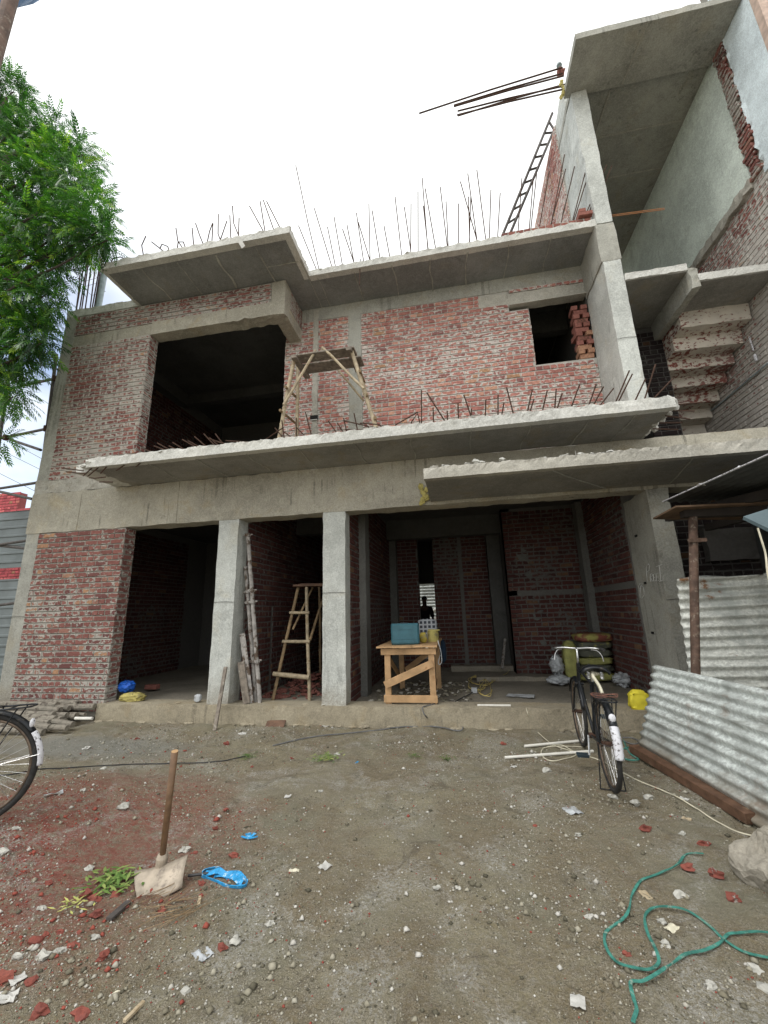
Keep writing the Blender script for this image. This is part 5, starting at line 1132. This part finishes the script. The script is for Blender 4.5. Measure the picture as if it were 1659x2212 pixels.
def leaf_template():
    vs = []; npair = 7; L = .30
    for i in range(npair):
        s = .05+.23*i/(npair-1)
        for sd_ in (-1, 1):
            l = .070*(1-.25*i/npair); ang = R(62-3*i); d = np.array([math.cos(ang), sd_*math.sin(ang), 0]); nn = np.array([-math.sin(ang)*sd_, math.cos(ang), 0])*.0115
            b_ = np.array([s, 0, 0]); vs += [b_, b_+d*l*.45+nn+[0,0,-.004], b_+d*l+[.008,0,-.02], b_+d*l*.45-nn+[0,0,-.004]]
    b_ = np.array([.29, 0, 0]); vs += [b_, b_+[.03,.012,-.004], b_+[.07,0,-.015], b_+[.03,-.012,-.004]]
    vs += [np.array([0,.0025,0]), np.array([.3,.001,-.0]), np.array([.3,-.001,0]), np.array([0,-.0025,0])]
    a = np.array(vs); a[:, 2] -= 1.6*a[:, 0]**2; return a
TP = leaf_template(); allv = []; tones = []
for (x, y, Yv, r) in cl:
    x -= 14 if x > 60 else 4; c0 = np.array(P(x, y, Y=Yv+.0)); r *= .78; n = int(620*r*r*(1.3 if r < .5 else 1.1)) + 16
    tw = Vector((-8.7, 4.65, max(3.5, c0[2]-1.6))); bp = Vector(c0)
    br.tube(wob([tw, tw.lerp(bp, .5)+Vector((0,0,.15)), bp+Vector((.1*r, 0, .2*r))], .05, 5), [.032*(1-i/12)+.006 for i in range(11)], 6)
    zone = random.uniform(-.12, .12)
    for k in range(n):
        d = rng.normal(size=3); d /= np.linalg.norm(d); rad = r*(.35+.65*rng.random()**.5); pos = c0+d*rad*np.array([1, 1, .85])
        dirv = d*.9+rng.normal(size=3)*.45+np.array([.12, -.08, -.12]); dirv /= np.linalg.norm(dirv)
        upv = np.array([0, 0, 1.])+rng.normal(size=3)*.35; side = np.cross(upv, dirv); side /= np.linalg.norm(side); nn = np.cross(dirv, side)
        Mx = np.stack([dirv, side, nn], 0)*(rng.uniform(.75, 1.15))
        allv.append(TP@Mx+pos-np.array([0, 0, 0])); base_t = .40+zone*1.5+.16*rng.normal()+(.45 if rng.random() < .07 else 0)
        tones += list(np.clip(base_t+.13*rng.normal(size=len(TP)//4), 0, 1))
av = np.concatenate(allv); nf = len(av)//4; me = bpy.data.meshes.new('crown')
me.vertices.add(len(av)); me.loops.add(len(av)); me.polygons.add(nf)
me.vertices.foreach_set('co', (av-np.array(ORG[t.name])).ravel()); me.loops.foreach_set('vertex_index', np.arange(len(av)))
me.polygons.foreach_set('loop_start', np.arange(0, len(av), 4)); me.polygons.foreach_set('loop_total', np.full(nf, 4))
me.update(calc_edges=True); at_ = me.attributes.new('tone', 'FLOAT', 'FACE'); at_.data.foreach_set('value', tones); me.materials.append(M['leaf'])
o = bpy.data.objects.new('crown', me); COL.objects.link(o); o.parent = t; br.build('limbs', M['bark'], t)
print('leaf faces', nf)

# ================================================================== YARD BEHIND THE BACK DOOR
corr('corrugated_fence', 'bright corrugated sheet fence seen far off through the back doorway', 'fence', (-3.5, 16.5, 1.2), (1,0,0), (0,0,1), 4.5, 1.75, 'galv', .12, .03, .003)
m = MB(); m.box(-3.5, 1.0, 16.42, 16.5, 2.95, 3.3); tag(m.build('blue_tin_strip', M['blue_line']), 'blue strip along the top of the fence beyond the doorway', 'strip')
m = MB(); m.lump((-1.0, 16.0, .8), .5, sq=(2, .5, .8), sub=3); tag(m.build('rubble_mound', M['stone']), 'grey rubble mound behind the person beyond the doorway', 'rubble')
m = MB(); m.tube([(-1.5, 14.8, 1.25), (-.4, 15, 1.75)], .06, 8); tag(m.build('white_pipe', M['pvc']), 'white pipe slanting behind the person beyond the doorway', 'pipe')
# person: standing, seen from the waist up as a dark figure
pp_ = Q(6, 172, 560, Y=12.2); PX = pp_.x+.03; PZ = .2
t = thing('person', 'person in dark clothes standing in the far back doorway, seen in silhouette', 'person', (PX, 12.2, PZ))
def skin_body(name, verts, edges, rads, mat, lvl=2):
    me = bpy.data.meshes.new(name); me.from_pydata(verts, edges, []); o = bpy.data.objects.new(name, me); COL.objects.link(o); o.parent = t; me.materials.append(M[mat])
    md = o.modifiers.new('skin', 'SKIN'); md.use_smooth_shade = True
    sv = me.skin_vertices[0].data
    for i, r in enumerate(rads): sv[i].radius = (r if isinstance(r, tuple) else (r, r)); sv[i].use_root = (i == 0)
    s2 = o.modifiers.new('sub', 'SUBSURF'); s2.levels = lvl; s2.render_levels = lvl; ORG[o.name] = ORG[t.name]; return o
V_ = [(0,0,.92),(0,0,1.12),(0,0,1.36),(0,0,1.47),(0,-.01,1.57),(0,-.015,1.66),(.17,0,1.38),(.22,.02,1.10),(.20,-.08,.88),(-.17,0,1.38),(-.22,.02,1.10),(-.20,-.08,.88),(.09,0,.86),(.10,-.01,.48),(.10,.01,.08),(.10,-.10,.03),(-.09,0,.86),(-.10,-.01,.48),(-.10,.01,.08),(-.10,-.10,.03)]
E_ = [(0,1),(1,2),(2,3),(3,4),(4,5),(2,6),(6,7),(7,8),(2,9),(9,10),(10,11),(0,12),(12,13),(13,14),(14,15),(0,16),(16,17),(17,18),(18,19)]
rd = [(.13,.10),(.12,.09),(.14,.09),.055,(.075,.09),(.06,.075),.055,.04,.032,.055,.04,.032,.085,.058,.04,.03,.085,.058,.04,.03]
skin_body('body', V_, E_, rd, 'skin')
skin_body('shirt', [V_[0], V_[1], V_[2], V_[6], V_[7], V_[9], V_[10], (0,0,1.43)], [(0,1),(1,2),(2,3),(3,4),(2,5),(5,6),(2,7)], [(.16,.12),(.145,.11),(.165,.11),.072,.06,.072,.06,.07], 'cloth_d')
skin_body('trousers', [V_[0], V_[12], V_[13], V_[14], V_[16], V_[17], V_[18]], [(0,1),(1,2),(2,3),(0,4),(4,5),(5,6)], [(.15,.115),.10,.08,.06,.10,.08,.06], 'cloth_d')
m = MB(); m.lump((PX, 12.2+.012, PZ+1.655), .10, sq=(.85, 1, .75), sub=3, rough=.04); m.build('hair', M['hair'], t, smooth=True)

# ================================================================== GROUND LITTER
def cable(name, lbl, pts, r, mat, cat='cable', lift=.006, amp=.006):
    m = MB(); q = wob(pts, amp); 
    for p in q:
        pass
    m.tube(q, r, 6); return tag(m.build(name, M[mat], smooth=True), lbl, cat)
def gp(n, lst, lift=.008): 
    out = []
    for (x, y) in lst: p = G(x, y, n); p.z += lift; out.append(p)
    return out
# flat green rope (ribbon)
pts = wob(gp(8, [(1380,655),(1310,658),(1270,700),(1200,740),(1120,770),(1075,830),(1050,920),(985,975),(955,1010),(965,1070),(1010,1130),(1080,1150),(1150,1158),(1190,1130),(1180,1080),(1140,1000),(1130,930),(1160,895),(1220,888),(1310,905),(1400,965),(1470,1030),(1560,1085),(1680,1115)], .012), .004)
m = MB(); 
for i in range(len(pts)-1):
    tw_ = noise.noise(Vector((i*.11, 0, 0)))*2.5; m.stick(pts[i]-(pts[i+1]-pts[i])*.15, pts[i+1], .004+.010*abs(math.cos(tw_))**1.5, .002+.004*abs(math.sin(tw_)))
pts = wob(gp(8, [(1700,1010),(1620,1000),(1540,1005),(1495,1010),(1460,1045),(1400,1075),(1310,1100),(1230,1150),(1190,1180),(1120,1215),(1070,1222),(1080,1290),(1095,1340),(1080,1400)], .016), .004)
for i in range(len(pts)-1):
    tw_ = noise.noise(Vector((i*.11, 5, 0)))*2.5; m.stick(pts[i]-(pts[i+1]-pts[i])*.15, pts[i+1], .004+.010*abs(math.cos(tw_))**1.5, .002+.004*abs(math.sin(tw_)))
tag(m.build('flat_rope', M['greenrope']), 'long twisted flat green rope looping over the dirt at lower right', 'rope')
pts = wob(gp(8, [(1035,160),(1060,215),(1100,245),(1040,240),(1035,200),(1090,185)], .01), .004); m = MB(); m.tube(pts, .008, 5); tag(m.build('green_twine', M['greenrope']), 'short green twine tangle between bicycle and corrugated sheet', 'twine')
cable('grey_hose', 'grey hose curled on the ground right of the bicycle rear wheel', gp(8, [(1030,150),(1070,150),(1100,165),(1085,178),(1035,165),(1010,155)], .012), .008, 'hose', 'hose')
cable('cream_wire', 'cream wire running from the bicycle along the timber beam to the right', gp(8, [(690,195),(760,180),(830,215),(930,245),(1040,305),(1130,350),(1250,400),(1340,450),(1450,520),(1560,570),(1680,585)], .01), .005, 'wire_c')
cable('cream_wire', 'cream wire dropping over the plinth and looping by the white pipes', [Q(6, 615, 985, Y=5.9), Q(6, 625, 1020, Y=5.87)]+gp(8, [(640,90),(670,130),(730,180),(800,205),(830,225),(740,250),(690,235),(685,200),(740,188),(860,190)], .01), .0045, 'wire_c')
cable('black_hose', 'grey black hose draped over the plinth edge in front of the table', [Q(6, 225, 965, Y=6.1), Q(6, 190, 975, Y=6.0), Q(6, 165, 985, Y=5.88), Q(6, 185, 1025, Y=5.86)]+gp(8, [(230,75),(300,80),(340,105),(320,120),(240,105),(150,100),(60,105),(-40,118),(-150,130),(-330,150),(-480,185)], .012), .0085, 'hose', 'hose')
cable('long_cable', 'thin dark cable lying across the dirt from the left edge', gp(7, [(-60,320),(60,310),(180,288),(330,280),(450,272),(560,265),(700,262),(860,258),(960,250),(1060,230)], .01), .006, 'wire_k')
cable('black_cable', 'black cable running from the socket box across the floor', [Q(6, x, y, Z=.225) for x, y in ((400,905),(370,925),(330,945),(290,970))], .008, 'wire_k')
for i, (cx_, cy_, sx, sy) in enumerate(((420,865,50,22), (400,880,35,30), (440,900,28,35))):
    pts = [Q(6, cx_+sx*math.cos(a)+random.uniform(-8, 8), cy_+sy*math.sin(a)+random.uniform(-5, 5), Z=.23+.01*i) for a in np.linspace(0, 11, 16)]
    cable('yellow_wire', ('upper', 'middle', 'lower')[i]+' loops of the yellow wire tangle on the floor of the right bay', pts, .005, 'wire_y', 'wire')
cable('yellow_wire', 'loose yellow wire trailing back from the tangle to the rear wall', [Q(6, x, y, Z=.225) for x, y in ((460,880),(500,850),(530,835),(545,815),(560,795))], .005, 'wire_y', 'wire')
m = MB(); m.obox(Q(6, 390, 908, Z=.25), ex, ey, ez, .045, .04, .04, bev=.006); t = m.build('switch_box', M['sack_white']); tag(t, 'small white switch box with wires on the floor of the right bay', 'switch box')
m = MB(); a, b = Q(6, 403, 967, Y=6.02), Q(6, 546, 967, Y=6.02); m.tube([(a.x, 6.0, .262), (b.x, 6.0, .262)], .013, 10); tag(m.build('white_rod', M['pvc']), 'short white tube lying on the plinth edge right of the table', 'tube')
m = MB(); m.obox(Q(6, 590, 930, Z=.225), Vector((.96, -.28, 0)), Vector((.28, .96, 0)), ez, .2, .09, .004, jit=.008); tag(m.build('plastic_sheet', M['sack_white']), 'crumpled translucent plastic sheet on the floor of the right bay', 'plastic sheet')
# white pipes by the bicycle
p1_, p2_ = gp(8, [(608,190), (868,165)], .018); m = MB(); m.tube([p1_, p2_], .014, 10); tag(m.build('white_pipe', M['pvc']), 'shorter white pipe on the dirt ending by the bicycle pedal', 'pipe', 'white pipes by the bicycle')
p1_, p2_ = gp(8, [(523,240), (905,212)], .018); m = MB(); m.tube([p1_, p2_], .014, 10); tag(m.build('white_pipe', M['pvc']), 'longer white pipe on the dirt nearer the camera', 'pipe', 'white pipes by the bicycle')
# big rock at right edge
a = G(1600, 800, 8); m = MB(); m.lump((1.84, 2.88, .05), .36, sq=(1, .85, .62), rough=.22, sub=5); m.v = [tuple(Vector(p_)+noise.noise_vector(Vector(p_)*14)*.022+noise.noise_vector(Vector(p_)*40)*.010) for p_ in m.v]; tag(m.build('concrete_boulder', M['boulder'], smooth=False), 'large rough lump of old concrete at the right edge', 'boulder')
# metal scrap, dark, near plinth
p = G(1190, 95, 7); m = MB(); m.obox(p+Vector((0,0,.03)), Vector((.98,.1,.1)), Vector((-.1,.8,.55)), Vector((0,-.5,.85)), .14, .07, .006, jit=.012); tag(m.build('metal_scrap', M['wood_w']), 'curled brown metal scrap at the foot of the plinth', 'scrap')
# blue plastic band by hoe
q1 = wob(gp(7, [(870,745),(920,770),(980,792),(1050,795),(1068,775),(1030,765),(985,745),(940,715),(880,728),(875,745)], .02), .004, 4); m = MB()
for i in range(len(q1)-1): m.stick(q1[i]-Vector((0,0,.012)), q1[i+1]-Vector((0,0,.012)), .004, .020+.016*noise.noise(Vector((i*.3, 2, 0))), upv=(.3, -.3, 1))
for (xa, ya, xb, yb) in ((890, 735, 1000, 765), (930, 745, 1045, 785), (960, 740, 1055, 770)):
    pa, pb_ = G(xa, ya, 7), G(xb, yb, 7); qq = wob([pa+Vector((0,0,.01)), pa.lerp(pb_, .5)+Vector((0,0,.035)), pb_+Vector((0,0,.012))], .02, 5)
    for i in range(len(qq)-1): m.stick(qq[i], qq[i+1], .03, .003, upv=(.4*math.sin(i), -.5, 1))
tag(m.build('blue_band', M['cyan']), 'looped bright blue plastic band on the dirt right of the hoe', 'plastic band')
p = G(1075, 590, 7); m = MB()
for i in range(7):
    a_ = random.uniform(0, 3.1); m.stick(p+Vector((0,0,.012)), p+Vector((math.cos(a_)*.06*random.choice((-1,1)), math.sin(a_)*.06, .02)), .015, .003)
tag(m.build('blue_shreds', M['cyan']), 'small shredded blue plastic further up right of the hoe', 'plastic')
p = G(510, 905, 7); m = MB(); m.stick(p+Vector((-.0,-.06,.012)), p+Vector((.0,.07,.012)), .035, .012); tag(m.build('grey_tile', M['scaf']), 'narrow dark slate strip among bricks below the hoe', 'strip')
p1_, p2_ = gp(7, [(812,752), (900,742)], .012); m = MB(); m.tube([p1_, p2_], .008, 6); tag(m.build('black_stick', M['wire_k']), 'short black stick pointing at the blue plastic band', 'stick')
# leaf bunches
def bunch(lbl, c, n, r, tone=.4, mat='leaf_dry'):
    m = MB()
    for i in range(n):
        a_ = random.uniform(0, 6.3); L = random.uniform(.35, .7)*r; p = Vector(c)+Vector((random.gauss(0, r*.55), random.gauss(0, r*.45), .010+random.random()*.02)); d = Vector((math.cos(a_), math.sin(a_), random.uniform(-.15, .3))); s_ = d.cross(ez).normalized()*r*.07
        m.add([p, p+d*L*.5+s_, p+d*L, p+d*L*.5-s_], [(0,1,2,3)], min(1, max(0, random.gauss(tone, .15))))
    return tag(m.build('leaf_bunch', M[mat]), lbl, 'leaves')
bunch('torn green leafy twig left of the hoe blade', G(490, 780, 7), 120, .13, .5); bunch('pale yellow green leaf litter left of the brick fragments', G(310, 880, 7), 30, .08, 1.0)
bunch('small green leaf sprig on the dirt left of middle', G(1070, 230, 7), 50, .09, .3); bunch('green and yellow leaves on the dirt near the middle', G(1410, 240, 7), 80, .12, .6)
bunch('small green sprig left of the white pipes', G(135, 230, 8), 40, .07, .3); bunch('second small green sprig nearer the white pipes', G(272, 243, 8), 40, .07, .3)
m = MB()
for i in range(38):
    p = G(680+random.gauss(0, 70), 910+random.gauss(0, 35), 7); a_ = random.gauss(.5, .4); m.tube([p+Vector((0,0,.01)), p+Vector((.14*math.cos(a_), .14*math.sin(a_), .02+random.random()*.02))], .0016, 3)
tag(m.build('dry_twigs', M['bamboo_d']), 'spread of thin dry twigs below the hoe blade', 'twigs', kind='stuff')
# papers
def scrap(lbl, x, y, n, s=.05, mat='paper', ar=1.0, cat='paper scrap', th=.002):
    p = G(x, y, n); s *= .68; m = MB(); a_ = random.uniform(0, 3); k = 5; base = len(m.v)
    for j in range(k+1):
        for i in range(k+1):
            u, v = (i/k-.5)*2*s, (j/k-.5)*2*s*ar; m.v.append((p.x+u*math.cos(a_)-v*math.sin(a_), p.y+u*math.sin(a_)+v*math.cos(a_), p.z+.008+.4*s*noise.noise(Vector((u/s*1.6, v/s*1.6, x*.01)))))
    for j in range(k):
        for i in range(k): m.f.append((j*(k+1)+i, j*(k+1)+i+1, (j+1)*(k+1)+i+1, (j+1)*(k+1)+i)); m.t.append(.5); m.m.append(0)
    o = m.build('scrap', M[mat]); md = o.modifiers.new('s', 'SOLIDIFY'); md.thickness = th; return tag(o, lbl, cat)
scrap('torn white paper near the left bicycle wheel', 368, 192, 7, .07); scrap('long pale plastic strip right of the left bicycle wheel', 230, 393, 7, .09, 'sack_white', .25, 'plastic strip')
scrap('crumpled white paper pile against the plinth', 1408, 95, 7, .10); scrap('small white carton scrap near the plinth', 1055, 88, 7, .04); scrap('pinkish torn paper left of the metal scrap', 1045, 130, 7, .08, 'paper', .5)
scrap('square white paper scrap in the middle left ground', 1243, 402, 7, .035); scrap('square pale paper on the ground right of the blue band', 1405, 705, 7, .05); scrap('long cream scrap left of the square pale paper', 1270, 725, 7, .045, 'wire_c', .4)
scrap('translucent plastic piece in the lower left foreground', 875, 1088, 7, .045, 'sack_white', 1.4); scrap('serrated cream leaf-like scrap at the lower left', 510, 1270, 7, .045, 'wire_c', .5); scrap('crumpled white plastic in the lower left corner', 75, 1195, 7, .04)
scrap('large white paper at the left edge near the bottom', 25, 1275, 7, .055); scrap('translucent square film on the dirt in front of the bicycle', 815, 465, 8, .08, 'sack_white'); scrap('white chip left below the white pipes', 560, 273, 8, .035)
scrap('white scrap at the bottom right of centre', 838, 1295, 8, .04); scrap('cream scrap inside the green rope loop', 1245, 975, 8, .055, 'wire_c', .5); scrap('pale torn scrap left of the green rope', 1130, 830, 8, .045, 'bamboo', .6); scrap('small blue wrapper on the dirt near the middle leaves', 1540, 256, 7, .04, 'cyan', .4)
scrap('wood chip in the gravel right of the hoe', 860, 857, 7, .045, 'bamboo', .25, 'wood chip', .008); scrap('wood chip left of the timber beam', 1308, 498, 8, .04, 'bamboo', .5, 'wood chip', .01); scrap('crumpled white bag scrap below the timber beam middle', 1295, 412, 8, .05, 'paper', .6)
p1_, p2_ = gp(7, [(535,1385), (620,1300)], .01); m = MB(); m.stick(p1_, p2_, .015, .01); tag(m.build('bamboo_splint', M['bamboo']), 'split bamboo splint at the bottom left foreground', 'splint')
# stones and brick fragments
def frag(x, y, n, s, mat, lbl, cat, group):
    p = G(x, y, n); m = MB(); m.lump(p+Vector((0, 0, s*.35)), s, tone=random.uniform(.35, .75), sq=(1.3, .9, .7), rough=.55, sub=2); nm = {'brick fragment': 'brick_fragment', 'stone': 'stone'}[cat]; tag(m.build(nm, M[mat]), lbl, cat, group)
for (x, y, s) in ((415,915,.05),(150,1030,.045),(20,1190,.05),(445,1095,.04),(170,1340,.05),(350,1350,.045),(130,1210,.04),(375,830,.05),(400,850,.05),(505,830,.04),(310,1055,.04),(330,1000,.03),(195,1005,.03),(545,880,.03),(700,895,.03),(870,780,.035),(870,830,.022),(1008,660,.04),(960,1060,.04),(930,540,.03),(975,460,.03),(845,645,.03),(1260,238,.035),(595,155,.05),(980,175,.05),(800,205,.035),(1090,275,.03),(935,500,.03),(205,780,.035),(260,990,.03)):
    frag(x, y, 7, s*random.uniform(.8, 1.05)*.55, 'brick_frag', 'broken red brick fragment lying on the left half of the dirt yard', 'brick fragment', 'brick fragments on the left of the yard')
for (x, y, s) in ((1315,715,.045),(1443,745,.05),(1512,845,.04),(1130,545,.045),(1385,610,.04),(515,175,.035),(655,530,.02),(1050,1085,.02)):
    frag(x, y, 8, s*.6, 'brick_frag', 'broken red brick fragment lying on the right half of the dirt yard', 'brick fragment', 'brick fragments on the right of the yard')
for (x, y, s) in ((530,452,.06),(795,635,.045),(1015,1028,.035),(385,715,.035),(175,890,.03),(260,1075,.035),(75,1100,.035),(185,1100,.05),(445,285,.04),(360,375,.035),(5,652,.05),(800,1250,.03),(410,1015,.03),(1170,955,.03),(1455,222,.045),(1385,380,.03),(65,550,.035)):
    frag(x, y, 7, s*.55, 'stone_w', 'pale whitish stone lying on the left half of the dirt yard', 'stone', 'pale stones on the left of the yard')
for (x, y, s) in ((705,293,.06),(1140,410,.05),(1090,432,.05),(1285,833,.045),(320,800,.025),(230,797,.025),(890,925,.03),(1610,1160,.035),(1410,1225,.03),(1290,565,.03),(990,405,.045),(1655,1240,.04),(840,570,.03),(1215,1045,.03),(1200,945,.03)):
    frag(x, y, 8, s*.55, 'stone_w', 'pale whitish stone lying on the right half of the dirt yard', 'stone', 'pale stones on the right of the yard')
# gravel: one mesh of thousands of small stones
oct_v = np.array([(1,0,0),(-1,0,0),(0,1,0),(0,-1,0),(0,0,1),(0,0,-1)], float); oct_f = np.array([(0,2,4),(2,1,4),(1,3,4),(3,0,4),(2,0,5),(1,2,5),(3,1,5),(0,3,5)])
NG = 52000; gv = []; gt = []; cnt = 0
while cnt < NG:
    x = rng.uniform(-5.4, 2.2); y = 1.25+4.6*rng.random()**1.5
    if cnt % 9 == 0:
        k_ = (cnt//9) % 7; cx__, cy__, sg = ((-.6, 5.2, .28), (.45, 4.9, .3), (-2.6, 5.4, .5), (-2.9, 2.3, .4), (-2.1, 2.0, .3), (.3, 3.6, .35), (-.2, 2.6, .4))[k_]; x = rng.normal(cx__, sg); y = rng.normal(cy__, sg*.6)
    dn_ = 1.5*noise.noise(Vector((x*1.1, y*1.1, 9)))+.9*noise.noise(Vector((x*3.3, y*3.3, 4)))+.25*(x < -1.6)
    if not 1.2 < y < 5.88 or (cnt % 9 and rng.random() > .40+.85*dn_+.25*max(0, 2.6-y)): continue
    if y > 2.5+1.0*max(0, 1) and x < -5.2: continue
    s = .0028+.0055*rng.random()**3+(.006 if rng.random() < .04 else 0)+.014*(rng.random() < .012)
    v = oct_v*rng.uniform(.6, 1.3, size=(6, 3)); th = rng.uniform(0, 6.3); c_, s_ = math.cos(th), math.sin(th)
    v = v@np.array([[c_, -s_, 0], [s_, c_, 0], [0, 0, .7]])*s; z_ = gz(x, y)+gfine(x, y)
    gv.append(v+np.array([x, y, z_+s*.3])); redz = math.exp(-((x+2.8)**2/.9+(y-2.8)**2/1.2)); q_ = rng.random()
    if q_ < .035+.6*redz: tn = rng.uniform(.87, 1)
    elif q_ > (.60 if cnt % 9 == 0 else .86): tn = rng.uniform(.62, .80)
    elif q_ > .5: tn = rng.uniform(.42, .62)
    else: tn = rng.uniform(.0, .60)
    gt += [tn]*8; cnt += 1
gv = np.concatenate(gv); fi = (np.tile(oct_f, (NG, 1, 1))+(np.arange(NG)*6)[:, None, None]).reshape(-1, 3)
me = bpy.data.meshes.new('gravel'); me.vertices.add(len(gv)); me.loops.add(fi.size); me.polygons.add(len(fi))
me.vertices.foreach_set('co', gv.ravel()); me.loops.foreach_set('vertex_index', fi.ravel()); me.polygons.foreach_set('loop_start', np.arange(0, fi.size, 3)); me.polygons.foreach_set('loop_total', np.full(len(fi), 3)); me.update(calc_edges=True)
a_ = me.attributes.new('tone', 'FLOAT', 'FACE'); a_.data.foreach_set('value', gt); me.materials.append(M['gravel']); o = bpy.data.objects.new('gravel', me); COL.objects.link(o); tag(o, 'loose gravel and grit scattered over the dirt yard', 'gravel', kind='stuff')
